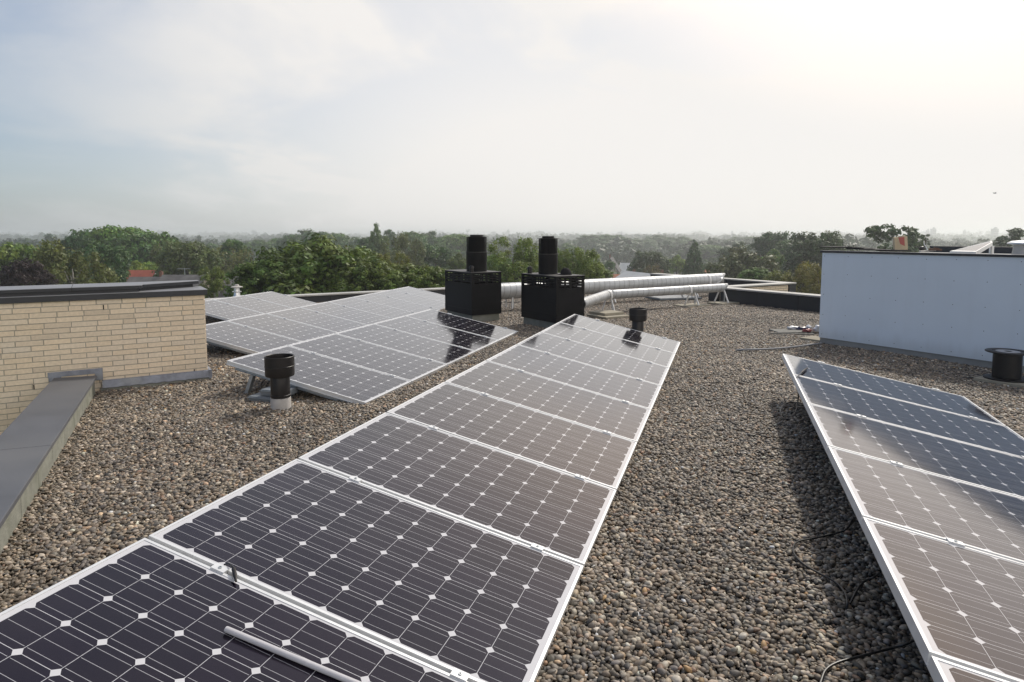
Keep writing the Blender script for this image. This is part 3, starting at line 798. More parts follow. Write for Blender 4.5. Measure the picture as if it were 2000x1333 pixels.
def streaks(m):
    nt = m.node_tree; p = nt.nodes['Principled BSDF']; src = p.inputs['Base Color'].links[0].from_socket
    tcn = N(nt, 'ShaderNodeTexCoord'); mpn = N(nt, 'ShaderNodeMapping'); mpn.inputs['Scale'].default_value = (9.0, 1.0, 0.5)
    nz = N(nt, 'ShaderNodeTexNoise'); nz.inputs['Scale'].default_value = 1.0; nz.inputs['Detail'].default_value = 6
    nt.links.new(tcn.outputs['Object'], mpn.inputs[0]); nt.links.new(mpn.outputs[0], nz.inputs['Vector'])
    mr = N(nt, 'ShaderNodeMapRange'); mr.inputs[1].default_value = 0.52; mr.inputs[2].default_value = 0.75; mr.inputs[4].default_value = 0.05
    nt.links.new(nz.outputs['Fac'], mr.inputs[0])
    c1 = mixc(nt, mr.outputs[0], src, (0.42, 0.45, 0.47))
    sxx = N(nt, 'ShaderNodeSeparateXYZ'); nt.links.new(tcn.outputs['Object'], sxx.inputs[0])
    m3 = N(nt, 'ShaderNodeMapRange', interpolation_type='SMOOTHSTEP'); m3.inputs[1].default_value = 0.30; m3.inputs[2].default_value = 0.09; m3.inputs[4].default_value = 0.30
    nt.links.new(math_node(nt, 'ADD', sxx.outputs[2], math_node(nt, 'MULTIPLY', math_node(nt, 'SUBTRACT', nz.outputs['Fac'], 0.5), 0.25)), m3.inputs[0])
    nt.links.new(mixc(nt, m3.outputs[0], c1, (0.40, 0.41, 0.40)), p.inputs['Base Color'])
streaks(M_clad)
obj('white_cladding', bm, [M_clad, M_trim], root)
bm = NB(); box(bm, (LW/2, 0.045, 0.015), (LW-0.01, 0.04, 0.16)); obj('plinth', bm, M_upstand, root)
bm = NB(); box(bm, (LW/2, DP/2+0.022, 0.60), (LW-0.01, DP-0.005, 1.30)); obj('core', bm, M_roofw, root)
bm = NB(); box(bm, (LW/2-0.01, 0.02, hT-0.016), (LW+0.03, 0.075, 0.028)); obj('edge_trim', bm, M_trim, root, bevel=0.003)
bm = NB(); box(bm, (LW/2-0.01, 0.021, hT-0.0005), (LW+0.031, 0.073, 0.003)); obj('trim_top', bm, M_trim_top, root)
bm = NB(); box(bm, (LW/2, DP/2+0.03, 1.335), (LW-0.02, DP-0.08, 0.03)); obj('roof_deck', bm, M_roofw, root)
bm = NB(); box(bm, (LW/2, DP-0.1, 1.38), (LW, 0.16, 0.15)); obj('rear_upstand', bm, M_trim, root)
Mw = Matrix.Translation((WC.x, WC.y, 0)) @ Matrix.Rotation(ang2, 4, 'Z')
def top_at(u, depth, z=1.40):
    """world point on the white block's roof seen at column u, depth metres behind the wall"""
    # intersect the vertical plane parallel to the wall
    p = Mw @ Vector((0, depth, 0)); n_ = Mw.to_3x3() @ Vector((0, 1, 0)); d = ray(u, 500)
    t = p.dot(n_)/d.dot(n_)
    return Vector((d.x*t, d.y*t, z))
DECK = 1.351
sheets = [(1635, 0.55, 0.0), (1662, 0.50, 0.1), (1690, 0.46, -0.05), (1716, 0.42, 0.08), (1738, 0.36, 0.0)]
for k, (u, dd, rz) in enumerate(sheets):
    p = top_at(u, dd, 0)
    bm = NB(); zb = 1.424+0.007*(4-k)
    g_ = 8; grid = [[None]*(g_+1) for _ in range(g_+1)]
    vsl = []
    for lay in (0, 1):
        gr = []
        for i in range(g_+1):
            gr.append([])
            for j in range(g_+1):
                x, y = (i/g_-.5)*0.42, (j/g_-.5)*0.30
                z = 0.012*lay + 0.010*math.sin(3.1*i/g_+k)*(j/g_) + 0.006*math.sin(5*j/g_+1.7*k)
                gr[-1].append(bm.verts.new((x, y, z)))
        vsl.append(gr)
    for i in range(g_):
        for j in range(g_):
            bm.faces.new((vsl[1][i][j], vsl[1][i+1][j], vsl[1][i+1][j+1], vsl[1][i][j+1]))
            bm.faces.new((vsl[0][i][j], vsl[0][i][j+1], vsl[0][i+1][j+1], vsl[0][i+1][j]))
    for i in range(g_):
        for (s0, s1) in ((0, 0), (g_, g_)):
            bm.faces.new((vsl[0][i][s0], vsl[0][i+1][s0], vsl[1][i+1][s0], vsl[1][i][s0]))
            bm.faces.new((vsl[0][s0][i], vsl[0][s0][i+1], vsl[1][s0][i+1], vsl[1][s0][i]))
    bmesh.ops.recalc_face_normals(bm, faces=bm.faces[:])
    o = obj('felt_sheet', bm, M_felt); o.location = (p.x, p.y, zb); o.rotation_euler = (0.0, 0.0, ang2+rz)
    pos_ = ('leftmost', 'second from the left', 'middle', 'second from the right', 'rightmost')[k]
    tag(o, '%s of five overlapping black felt sheets on the white block' % pos_, 'felt sheet', 'black felt sheets on the white block')
# cardboard box
p = top_at(1758, 0.55, 0)
root = empty('cardboard_box', (p.x, p.y, 1.432), 'tilted brown cardboard box with a red print standing on the white block', 'box', None, ang2+R(38))
bm = NB(); Mt = Matrix.Rotation(R(-5), 4, 'Y')
box(bm, (0, 0, 0.095), (0.165, 0.13, 0.19), Mt); obj('carton', bm, M_card, root, bevel=0.003)
bm = NB()
fy = -0.0662
hexa(bm, [Mt @ Vector((-0.03, fy, 0.185)), Mt @ Vector((0.045, fy, 0.185)), Mt @ Vector((0.045, fy, 0.055)), Mt @ Vector((-0.012, fy, 0.09))],
     [Mt @ Vector((-0.03, fy-0.0015, 0.185)), Mt @ Vector((0.045, fy-0.0015, 0.185)), Mt @ Vector((0.045, fy-0.0015, 0.055)), Mt @ Vector((-0.012, fy-0.0015, 0.09))])
obj('red_print', bm, M_cardred, root)
bm = NB(); box(bm, (-0.035, 0, 0.197), (0.09, 0.13, 0.003), Mt @ Matrix.Rotation(R(12), 4, 'Y')); box(bm, (0.045, 0, 0.195), (0.075, 0.13, 0.003), Mt @ Matrix.Rotation(R(-6), 4, 'Y')); obj('flap', bm, M_card, root)
# rolled bundle and small slate
p = top_at(1803, 0.75, 0)
root = empty('cable_bundle', (p.x, p.y, 1.40), 'small black cable coil with a pale lead beside the cardboard box', 'cable')
bm = NB(); bmesh.ops.create_uvsphere(bm, u_segments=14, v_segments=10, radius=0.045, matrix=Matrix.Translation((-0.02, 0, 0.055)) @ Matrix.Diagonal((1, 1, 0.75, 1))); obj('coil', bm, M_cable, root, smooth='all')
bm = NB(); tube(bm, spline([(0.0, 0, 0.16), (0.005, 0, 0.12), (0.02, -0.02, 0.08), (0.03, -0.05, 0.02)], 5), 0.006, 8); obj('lead', bm, M_bagw, root, smooth=True)
p = top_at(1826, 0.42, 0)
bm = NB(); box(bm, (0, 0, 0.0), (0.15, 0.12, 0.02), Matrix.Rotation(R(5), 4, 'Y')); box(bm, (0.01, 0.0, 0.018), (0.07, 0.06, 0.014), Matrix.Rotation(R(7), 4, 'Y'))
o = obj('brown_tile', bm, plain('brown_clay', (0.13, 0.07, 0.05), 0.85)); o.location = (p.x, p.y, 1.452); o.rotation_euler = (0, 0, ang2+0.5)
tag(o, 'broken brown roof tile propped on a pale batten on the white block', 'roof tile')
pa, pb = top_at(1796, 0.25, 1.425), top_at(1826, 0.50, 1.440)
bm = NB(); bar(bm, pa, pb, 0.03, 0.02); tag(obj('batten', bm, M_pale), 'pale wooden batten lying on the white block under the brown tile', 'batten')
# tilted skylight panel
A0, A1 = aty(1855, 491, 9.0), aty(1906, 492, 8.75)
A2, A3 = aty(1939, 473, 9.7), aty(1936, 470.5, 10.3)
root = empty('skylight', A0, 'tilted grey skylight in a thick white frame on the white block', 'skylight')
def sub(v): return v - A0
bm = NB()
th = Vector((0, 0, -0.055))
cor = [sub(A0), sub(A1), sub(A2), sub(A3)]
cen = sum(cor, Vector())/4
hexa(bm, [c_+th for c_ in cor], [c_*1.0 for c_ in cor]); obj('frame', bm, M_white, root)
bm = NB(); ins = [c_ + (cen-c_)*0.13 + Vector((0, 0, 0.001)) for c_ in cor]
hexa(bm, ins, [c_+Vector((0, 0, 0.003)) for c_ in ins]); obj('glazing', bm, M_dgrey, root)
bm = NB()
for c_ in (cor[2], cor[3]): bar(bm, c_+th, Vector((c_.x, c_.y, 1.352-A0.z)), 0.03)
obj('prop', bm, M_white, root)
# roof flue at the right edge
p = top_at(2004, 0.9, 0)
root = empty('roof_flue', (p.x, p.y, 1.352), 'pale round roof flue with a wide flat cap at the right edge of the photo', 'flue')
bm = NB(); lathe(bm, [(0.165, -0.01), (0.145, 0.10), (0.14, 0.17)], 28); obj('flue_body', bm, M_pale, root, smooth=True)
bm = NB(); lathe(bm, [(0.10, 0.165), (0.21, 0.182), (0.205, 0.20), (0.15, 0.222), (0.001, 0.232)], 28); obj('flue_cap', bm, M_alu, root, smooth=True)

# ------------------------------------------------------------------ chimney boxes
def chimney(front, la, lb, pipe_t, pipe_r, label, hat_side):
    """front: near vertical corner. local x = E1 (to the right face), local y = E2 (to the left-rear)"""
    root = empty('boiler_chimney', (front.x, front.y, 0), label, 'chimney', 'black louvred boiler chimneys', ROT1)
    W_, D_ = lb, la           # x size, y size
    z0, zb, zt = 0.14, 0.715, 0.94
    bm = NB(); ins = 0.03
    for (x0, x1, y0, y1) in ((ins, W_-ins, ins, D_*0.5-0.003), (ins, W_-ins, D_*0.5+0.003, D_-ins)):
        box(bm, ((x0+x1)/2, (y0+y1)/2, 0.05), (x1-x0, y1-y0, 0.21))
    obj('concrete_base', bm, M_base, root, bevel=0.004)
    bm = NB(); t = 0.012
    hh = zb-z0
    box(bm, (t/2, D_/2, z0+hh/2), (t, D_, hh)); box(bm, (W_-t/2, D_/2, z0+hh/2), (t, D_, hh))
    box(bm, (W_/2, t/2, z0+hh/2), (W_-2*t, t, hh)); box(bm, (W_/2, D_-t/2, z0+hh/2), (W_-2*t, t, hh))
    # folded drip edge
    for (cx_, cy_, sx_, sy_) in ((-0.002, D_/2, 0.005, D_+0.006), (W_+0.002, D_/2, 0.005, D_+0.006), (W_/2, -0.002, W_-0.001, 0.005), (W_/2, D_+0.002, W_-0.001, 0.005)):
        box(bm, (cx_, cy_, z0+0.10), (sx_, sy_, 0.012))
    obj('casing', bm, M_black, root)
    # louvred band: posts and slats on each face
    def band(fixed_axis, pos, length):
        bm = NB()
        nb_ = 3 if length > 0.8 else 2
        post = [0.0]
        def bx_(c, w, z, h):
            if fixed_axis == 'x': box(bm, (pos, c, z), (t, w, h))
            else: box(bm, (c, pos, z), (w, t, h))
        e0 = 0 if fixed_axis == 'x' else t
        edge = 0.05
        bx_(e0+edge/2, edge, (zb+zt)/2, zt-zb); bx_(length-e0-edge/2, edge, (zb+zt)/2, zt-zb)
        a0, a1 = e0+edge, length-e0-edge
        wins = nb_*2
        step = (a1-a0)/wins
        for k in range(1, wins):
            pw = 0.05 if k % 2 == 0 else 0.022
            bx_(a0+step*k, pw, (zb+zt)/2, zt-zb-0.002)
        rail = [(zb+0.006, 0.026), (zb+0.062, 0.030), (zb+0.108, 0.030), (zb+0.154, 0.030), (zt-0.014, 0.028)]
        for z, h in rail:
            # butt between posts
            for k in range(wins):
                p_l = 0 if k == 0 else (0.025 if k % 2 == 0 else 0.011)
                p_r = 0 if k == wins-1 else (0.025 if (k+1) % 2 == 0 else 0.011)
                bx_(a0+step*(k+.5)+(p_l-p_r)/2, step-p_l-p_r, z, h)
        return bm
    for ax_, pos, ln in (('x', t/2, D_), ('x', W_-t/2, D_), ('y', t/2, W_), ('y', D_-t/2, W_)):
        obj('louvre', band(ax_, pos, ln), M_black, root)
    bm = NB(); box(bm, (W_/2, D_/2, zt+0.004), (W_+0.02, D_+0.02, 0.008)); obj('lid', bm, M_black_top, root, bevel=0.002)
    # flue stack
    cx_, cy_ = pipe_t
    top = 1.652-0.005 + (0.004 if not hat_side else -0.02)
    r_p = pipe_r
    z1 = zt+0.008
    zr = z1+(top-z1)*0.52
    bm = NB(); lathe(bm, [(r_p, z1), (r_p, z1+0.20), (r_p*1.012, z1+0.205), (r_p*1.012, zr)], 40, (cx_, cy_, 0)); obj('flue_pipe', bm, M_black, root, smooth=True)
    bm = NB(); lathe(bm, [(r_p*1.0, zr), (r_p*1.17, zr+0.002), (r_p*1.17, zr+0.008), (r_p*1.0, zr+0.010)], 40, (cx_, cy_, 0))
    obj('ring_flange', bm, M_black_top, root, smooth=True)
    cage0, cage1 = zr+0.010, top-0.045
    bm = NB()
    nf = 17
    for k in range(nf):
        z = cage0+(cage1-cage0)*(k+.5)/nf
        lathe(bm, [(r_p*0.93, z-0.001), (r_p*1.01, z-0.006), (r_p*1.01, z-0.002), (r_p*0.93, z+0.005), (r_p*0.93, z-0.001)], 40, (cx_, cy_, 0))
    for k in range(8):
        a = 2*math.pi*k/8+0.2
        box(bm, (cx_+r_p*0.92*math.cos(a), cy_+r_p*0.92*math.sin(a), (cage0+cage1)/2), (0.012, 0.012, cage1-cage0))
    obj('louvred_cowl', bm, M_black, root, smooth=True)
    bm = NB(); lathe(bm, [(r_p*0.80, cage0), (r_p*0.80, cage1)], 24, (cx_, cy_, 0)); obj('inner_flue', bm, M_pvc_in, root, smooth=True)
    bm = NB(); lathe(bm, [(0.001, cage1), (r_p*1.17, cage1), (r_p*1.17, cage1+0.006), (r_p*0.64, cage1+0.009), (r_p*0.64, top-0.004), (r_p*0.56, top), (0.001, top+0.001)], 40, (cx_, cy_, 0)); obj('cowl_cap', bm, M_black, root, smooth=True)
    # small capped stub on the lid
    sx_, sy_ = (0.07, 0.13) if not hat_side else (0.10, D_-0.13)
    bm = NB(); lathe(bm, [(0.040, z1), (0.040, z1+0.07), (0.048, z1+0.072), (0.046, z1+0.10), (0.030, z1+0.122), (0.001, z1+0.13)], 18, (sx_, sy_, 0)); obj('stub_vent', bm, M_pvc, root, smooth=True)
    return root
CH1 = Vector((-0.755, 12.43)); CH2 = Vector((0.754, 11.33))
chimney(CH1, 1.12, 0.65, (0.31, 0.36), 0.198, 'left of the two black louvred chimneys with a bare lid', False)
chimney(CH2, 1.10, 0.61, (0.29, 0.66), 0.172, 'right of the two black louvred chimneys, a black cap lying on its lid', True)
# baseball cap
pc = CH2.to_3d() + E1*0.40 + E2*0.26
root = empty('baseball_cap', (pc.x, pc.y, 0.949), 'black baseball cap lying on the lid of the right chimney', 'cap', None, R(190))
bm = NB(); bmesh.ops.create_uvsphere(bm, u_segments=24, v_segments=14, radius=1, matrix=Matrix.Diagonal((0.105, 0.088, 0.125, 1)))
bmesh.ops.delete(bm, geom=[v for v in bm.verts if v.co.z < -0.002], context='VERTS')
for v in bm.verts:
    v.co.x += 0.05*v.co.z*0.6; v.co += Vector((0.004*math.sin(40*v.co.y), 0.003*math.sin(35*v.co.x), 0.004*math.sin(30*v.co.x+20*v.co.y)))
obj('crown', bm, M_cloth, root, smooth='all')
bm = NB(); nn = 14; rows_ = []
for k in range(nn+1):
    a = -1.15+2.3*k/nn
    x0, y0 = 0.098*math.cos(a), 0.083*math.sin(a); x1_, y1_ = x0+0.075*max(0.15, math.cos(a*1.15)), y0*1.02
    rows_.append([bm.verts.new((x0, y0, 0.012)), bm.verts.new((x1_, y1_, 0.004-0.02*(a/1.15)**2+0.012)), bm.verts.new((x1_, y1_, 0.001-0.02*(a/1.15)**2+0.010)), bm.verts.new((x0, y0, 0.008))])
for k in range(nn):
    for j in range(4): bm.faces.new((rows_[k][j], rows_[k+1][j], rows_[k+1][(j+1) % 4], rows_[k][(j+1) % 4]))
bmesh.ops.recalc_face_normals(bm, faces=bm.faces[:]); obj('brim', bm, M_cloth, root, smooth='all')
bm = NB(); lathe(bm, [(0.009, 0), (0.008, 0.006), (0.001, 0.009)], 10, (0.047, 0, 0.122)); obj('button', bm, M_cloth, root)

# ------------------------------------------------------------------ ducts
def duct_part(root, name, path, rad, cut=None, n=40, wall=0.004, rough_end=False):
    """hollow spiral tube along path (list of vectors, root space); cut = how far the lower lip of the end is trimmed back"""
    bm = NB(); uvl = bm.loops.layers.uv.new('UVMap')
    P = [Vector(p) for p in path]; rings = []; dist = 0.0; ds = []
    for i, p in enumerate(P):
        if i: dist += (P[i]-P[i-1]).length
        ds.append(dist)
        d = (P[min(i+1, len(P)-1)]-P[max(i-1, 0)]).normalized()
        a = Vector((0, 0, 1)).cross(d).normalized(); b = d.cross(a)
        ring = []
        for k in range(n):
            th_ = 2*math.pi*k/n
            q = p + a*rad*math.cos(th_) + b*rad*math.sin(th_)
            if cut and i == len(P)-1: q += d*cut*(math.sin(th_)-1)/2*1.0
            ring.append(bm.verts.new(q))
        rings.append(ring)
    for i in range(len(rings)-1):
        for k in range(n):
            f = bm.faces.new((rings[i][k], rings[i][(k+1) % n], rings[i+1][(k+1) % n], rings[i+1][k]))
            vv = [(ds[i], k/n), (ds[i], (k+1)/n), (ds[i+1], (k+1)/n), (ds[i+1], k/n)]
            for lp, (u_, v_) in zip(f.loops, vv):
                uu = u_
                if cut and i+1 == len(rings)-1 and u_ == ds[i+1]: uu = u_ + cut*(math.sin(2*math.pi*v_)-1)/2
                lp[uvl].uv = (uu, v_)
    o = obj(name, bm, M_duct, root, smooth='all')
    md = o.modifiers.new('wall', 'SOLIDIFY'); md.thickness = wall; md.offset = -1
    return o
def seg(p, q, n=2): return [p.lerp(q, k/n) for k in range(n+1)]
def strap(root, c, d, rad, w=0.05):
    d = d.normalized(); bm = NB()
    a = Vector((0, 0, 1)).cross(d).normalized(); b = d.cross(a); nn = 40; rr = [(rad+0.001, -w/2), (rad+0.007, -w/2), (rad+0.007, w/2), (rad+0.001, w/2)]
    rg = [[bm.verts.new(c + a*r0*math.cos(2*math.pi*k/nn) + b*r0*math.sin(2*math.pi*k/nn) + d*o_) for k in range(nn)] for r0, o_ in rr]
    for i in range(4):
        for k in range(nn): bm.faces.new((rg[i][k], rg[(i)][(k+1) % nn], rg[(i+1) % 4][(k+1) % nn], rg[(i+1) % 4][k]))
    bmesh.ops.recalc_face_normals(bm, faces=bm.faces[:])
    q = c - a*(rad+0.012) - b*rad*0.45
    box(bm, q, (0.03, 0.03, 0.05))
    obj('strap', bm, M_white, root, smooth=True)
# big duct
B0 = Vector((0.11, 14.7, 0.425)); big_r = 0.180
bstart, bend = B0 - E1*1.05, B0 + E1*6.72
root = empty('large_duct', (B0.x, B0.y, 0), 'larger white spiral ventilation duct running behind both chimneys', 'duct')
o_ = Vector((B0.x, B0.y, 0))
inlet = CH1.to_3d() + E1*0.33 + E2*1.0 + Vector((0, 0, 0.425))
duct_part(root, 'duct_pipe', seg(bstart-o_, bend-o_, 40), big_r, cut=0.75)
duct_part(root, 'elbow', [p-o_ for p in spline([inlet, inlet+E2*0.4, bstart-E1*0.2, bstart], 5)], big_r-0.002)
for t_ in (0.0+1.37, 6.0): strap(root, B0+E1*t_-o_, E1, big_r)
def legs(root, base, axis, top_z, rad, spread=0.20, rod=0.016):
    side = Vector((0, 0, 1)).cross(axis).normalized()
    for s_ in (-1, 1):
        bm = NB(); a = base + side*s_*rad*0.75 + Vector((0, 0, top_z)); b = base + side*s_*(rad*0.75+spread) + axis*0.03*s_ + Vector((0, 0, 0.045))
        bar(bm, a, b, 0.032, 0.02, up=axis); obj('leg', bm, M_white, root)
    bm = NB(); bar(bm, base+Vector((0, 0, 0.045))+axis*0.1, base+Vector((0, 0, top_z))+axis*0.1, 0.02, 0.02, up=axis); obj('centre_leg', bm, M_alu_d, root)
legs(root, Vector((0, 0, 0))+E1*(-0.20), E1, 0.29, big_r, 0.03)
for t_ in (2.6, 5.4): legs(root, E1*t_, E1, 0.29, big_r)
# small duct
S0 = Vector((2.0, 14.0, 0.392)); S1 = S0 + E1*3.72; small_r = 0.098
Sin = Vector((1.24, 12.02, 0.40))
root = empty('small_duct', (S0.x, S0.y, 0), 'smaller white spiral duct bending out of the right chimney, on splayed legs', 'duct')
o_ = Vector((S0.x, S0.y, 0))
dA = (S0-Sin).normalized()
duct_part(root, 'inlet_pipe', seg(Sin-o_, S0-dA*0.06-o_, 14), small_r)
duct_part(root, 'duct_pipe', seg(S0+E1*0.02-o_, S1-o_, 24), small_r, cut=0.22)
duct_part(root, 'elbow', [p-o_ for p in spline([S0-dA*0.10, S0-dA*0.03, S0+E1*0.03, S0+E1*0.08], 4)], small_r+0.006)
for t_ in (0.05, 2.42): strap(root, S0+E1*t_-o_, E1, small_r)
SL = [(0.05, 1), (2.55, 1), (3.55, 1)]
for t_, _ in SL: legs(root, E1*t_, E1, 0.32, small_r, 0.16)
# slabs under the legs
def slab(c, sx_, sy_, h, label, mat, rz=ROT1, z=0.0, group='paving slabs under the duct legs', name='paving_slab'):
    bm = NB(); box(bm, (0, 0, h/2), (sx_, sy_, h)); o = obj(name, bm, mat, bevel=0.005); o.location = (c.x, c.y, z); o.rotation_euler = (0, 0, rz)
    return tag(o, label, 'slab', group)
p = atz(1188, 617, 0.02); slab(p, 0.62, 0.62, 0.035, 'lower pale slab jutting out beside the right chimney', M_slab, z=0.004)
p = atz(1190, 612, 0.06); slab(p+E2*0.05-E1*0.03, 0.50, 0.50, 0.05, 'upper slab of the stack under the bend of the small duct', M_slab, z=0.041)
slab(S0+E1*2.55, 0.72, 0.46, 0.035, 'long pale slab under the middle legs of the small duct', M_slab, z=0.004)
slab(S0+E1*3.62+E2*0.0, 0.62, 0.46, 0.035, 'slab under the last legs of the small duct beside the parapet', M_slab, z=0.004)
for t_, lab in ((2.6, 'grey slab under the middle legs of the large duct, hidden low behind the small duct'), (5.4, 'grey slab under the far legs of the large duct')):
    pass
# spare dark panel lying behind the ducts
pA = atz(1318, 582, 0.05)
bm = NB(); box(bm, (0, 0, 0.02), (1.2, 0.8, 0.04)); box(bm, (0, 0, 0.0425), (1.12, 0.72, 0.004), mat=1)
o = obj('roof_window', bm, [M_tray, M_dgrey]); o.location = (pA.x, pA.y+0.2, 0.02); o.rotation_euler = (0, 0, 0.30)
tag(o, 'low dark glazed roof window lying on the gravel behind the white ducts', 'roof window')

# ------------------------------------------------------------------ vent pipes
def vent_pipe(c, label, pale, s=1.0):
    root = empty('vent_pipe', (c.x, c.y, 0), label, 'vent pipe', 'roof vent pipes')
    zc = 0.118 if pale else 0.0
    if pale:
        bm = NB(); lathe(bm, [(0.096, -0.04), (0.094, 0.03), (0.092, 0.118), (0.085, 0.121)], 36); obj('base_collar', bm, M_pale, root, smooth=True)
    bm = NB(); lathe(bm, [(0.088, zc-0.02 if pale else -0.03), (0.088, zc+0.012), (0.096, zc+0.016), (0.096, zc+0.028), (0.089, zc+0.032), (0.089, 0.335), (0.084, 0.345), (0.084, 0.30)], 36); obj('pipe', bm, M_pvc, root, smooth=True)
    bm = NB(); lathe(bm, [(0.090, 0.322), (0.128, 0.326), (0.134, 0.338), (0.134, 0.415), (0.138, 0.418), (0.138, 0.424), (0.135, 0.427), (0.136, 0.512), (0.131, 0.516), (0.126, 0.512), (0.124, 0.40), (0.085, 0.37)], 40); obj('cowl', bm, M_pvc, root, smooth=True)
    bm = NB(); lathe(bm, [(0.001, 0.352), (0.126, 0.352)], 24); obj('inner_disc', bm, M_pvc_in, root)
    return root
c = atz(549, 800); vent_pipe(c, 'black vent pipe on a pale foot, in front of the left panels', True)
c = Vector((1.955, 10.28, 0)); vent_pipe(c, 'black vent pipe behind the far end of the central row, no pale foot', False)
# trays and leads beside the left row
for (u, v, sx_, sy_, z, lab) in ((520, 781, 0.34, 0.24, 0.0, 'lower grey plastic ballast tray behind the pale-footed vent pipe'), (538, 768, 0.28, 0.22, 0.065, 'upper grey plastic tray behind the pale-footed vent pipe, under the panel')):
    p = atz(u, v, z+0.04); bm = NB()
    box(bm, (0, 0, 0.03), (sx_, sy_, 0.06)); box(bm, (0, -sy_/2-0.006, 0.045), (sx_+0.02, 0.012, 0.012)); box(bm, (0, sy_/2+0.006, 0.045), (sx_+0.02, 0.012, 0.012))
    o = obj('ballast_tray', bm, M_tray, bevel=0.004); o.location = (p.x, p.y+0.12, z+0.002); o.rotation_euler = (0, 0, -0.31); tag(o, lab, 'tray', 'grey trays under the left panels')
def cable(pts, r, label, mat=M_cable, name='cable', z=0.021, cat='cable'):
    P = []
    for q in pts:
        zz_ = q[2] if len(q) > 2 else z
        P.append(atz(q[0], q[1], zz_))
    bm = NB(); tube(bm, spline(P, 7), r, 10); return tag(obj(name, bm, mat, smooth=True), label, cat)
cable([(532, 738, .20), (518, 742, .15), (510, 752, .10), (511, 762, .07), (516, 768, .05), (505, 776, .03), (497, 778, .02)], 0.006, 'black lead hanging below the near end of the left row')
cable([(1668, 1012, .15), (1655, 1032, .05), (1640, 1040), (1600, 1050), (1562, 1057), (1550, 1068), (1553, 1085), (1572, 1104), (1600, 1120), (1632, 1138), (1650, 1158), (1655, 1178), (1653, 1190, .0)], 0.0050, 'long black cable snaking over the gravel beside the right row')
cable([(1720, 1118, .10), (1706, 1128, .04), (1686, 1138), (1672, 1156), (1660, 1180, .0)], 0.0050, 'short black cable diving into the gravel below the right row')
cable([(1792, 1248, .12), (1770, 1258, .05), (1740, 1267), (1690, 1280), (1640, 1293), (1614, 1308), (1604, 1330), (1600, 1345)], 0.0050, 'black cable curving out of the bottom edge beside the right row')
cable([(1573, 790, .12), (1556, 786, .05), (1538, 787), (1527, 796), (1525, 808), (1531, 818), (1542, 818), (1553, 805), (1558, 786, .06), (1560, 770, .15)], 0.0050, 'thin looped cable on the gravel under the far end of the right row')
cable([(1508, 874), (1530, 878), (1570, 880), (1618, 882, .05)], 0.0050, 'straight black cable reaching from under the right row')
cable([(1604, 671, .03), (1580, 674), (1555, 677.5), (1525, 680.5), (1498, 682), (1465, 683), (1438, 684, .012)], 0.014, 'grey corrugated hose lying on the gravel in front of the white block', M_hose, 'hose', 0.028, 'hose')
cable([(1960, 729, .05), (1940, 731), (1922, 734), (1900, 738), (1880, 738, .012)], 0.007, 'black cable end trailing from the cable reel')
cable([(1016, 590, .16), (1002, 591, .14), (985, 591, .14), (975, 590, .16)], 0.008, 'thin black cable strung between the two chimneys')

# ------------------------------------------------------------------ cable reel
p = atz(1965, 741, 0.035)
slab(p + Vector((0.03, 0.0, 0)), 0.50, 0.50, 0.035, 'pale slab under the black cable reel', M_slab, ang2, 0.003, None)
root = empty('cable_reel', (p.x, p.y, 0.039), 'black cable reel standing on a slab in front of the white block', 'cable reel')
bm = NB(); lathe(bm, [(0.001, 0), (0.212, 0), (0.215, 0.004), (0.215, 0.014), (0.208, 0.018), (0.130, 0.018)], 48); obj('lower_flange', bm, M_spool, root, smooth=True)
bm = NB(); lathe(bm, [(0.130, 0.300), (0.208, 0.300), (0.215, 0.304), (0.215, 0.314), (0.208, 0.318), (0.150, 0.318), (0.149, 0.312), (0.03, 0.312), (0.03, 0.29)], 48); obj('upper_flange', bm, M_spool, root, smooth=True)
prof = []
for k in range(34):
    z = 0.020+0.278*k/33.5; prof += [(0.132, z), (0.1385, z+0.0041)]
bm = NB(); lathe(bm, prof, 48); obj('cable_winding', bm, M_spool, root, smooth='all')
bm = NB(); lathe(bm, [(0.042, 0.3125), (0.115, 0.3125), (0.115, 0.3150), (0.042, 0.3150), (0.042, 0.3125)], 36); obj('paper_label', bm, M_stick, root)

# ------------------------------------------------------------------ litter beside the white block
p = atz(1546, 648, 0.02); slab(p, 0.62, 0.40, 0.035, 'dark grey slab on the gravel left of the white block, bags lying on it', M_slabg, 0.05, 0.004, None)
p = atz(1592, 664, 0.02); slab(p + Vector((0.06, 0.05, 0)), 0.40, 0.36, 0.035, 'pale slab at the foot of the white block corner', M_slab, ang2, 0.004, None)
pA, pB = atz(1503, 652, 0.02), atz(1590, 654, 0.02)
bm = NB(); bar(bm, pA, pB, 0.05, 0.03); tag(obj('plank', bm, M_slabg), 'thin grey plank in front of the litter slab', 'plank')
def bag(u, v, s3, mat, label, rz, seed, z=0.04):
    p = atz(u, v, z); bm = NB(); bmesh.ops.create_icosphere(bm, subdivisions=3, radius=1)
    r = random.Random(seed); ph = [r.uniform(0, 6.3) for _ in range(6)]
    for v_ in bm.verts:
        x, y, zc = v_.co; k = 1+0.22*math.sin(3.1*x+ph[0])*math.sin(2.7*y+ph[1])+0.15*math.sin(6*x+5*zc+ph[2])+0.10*math.sin(9*y+ph[3])
        v_.co = Vector((x*k*s3[0], y*k*s3[1], max(-0.35, zc)*k*s3[2]+s3[2]*0.36))
    o = obj('crumpled_bag', bm, mat, smooth='all'); o.location = p; o.rotation_euler = (0, 0, rz); return tag(o, label, 'bag', 'crumpled bags beside the white block')
bag(1550, 643, (0.11, 0.06, 0.04), M_bagw, 'flat white bag at the left end of the litter slab', 0.2, 1)
bag(1566, 644, (0.09, 0.05, 0.035), M_bagb, 'dark navy bag between the white and the red litter', -0.2, 2)
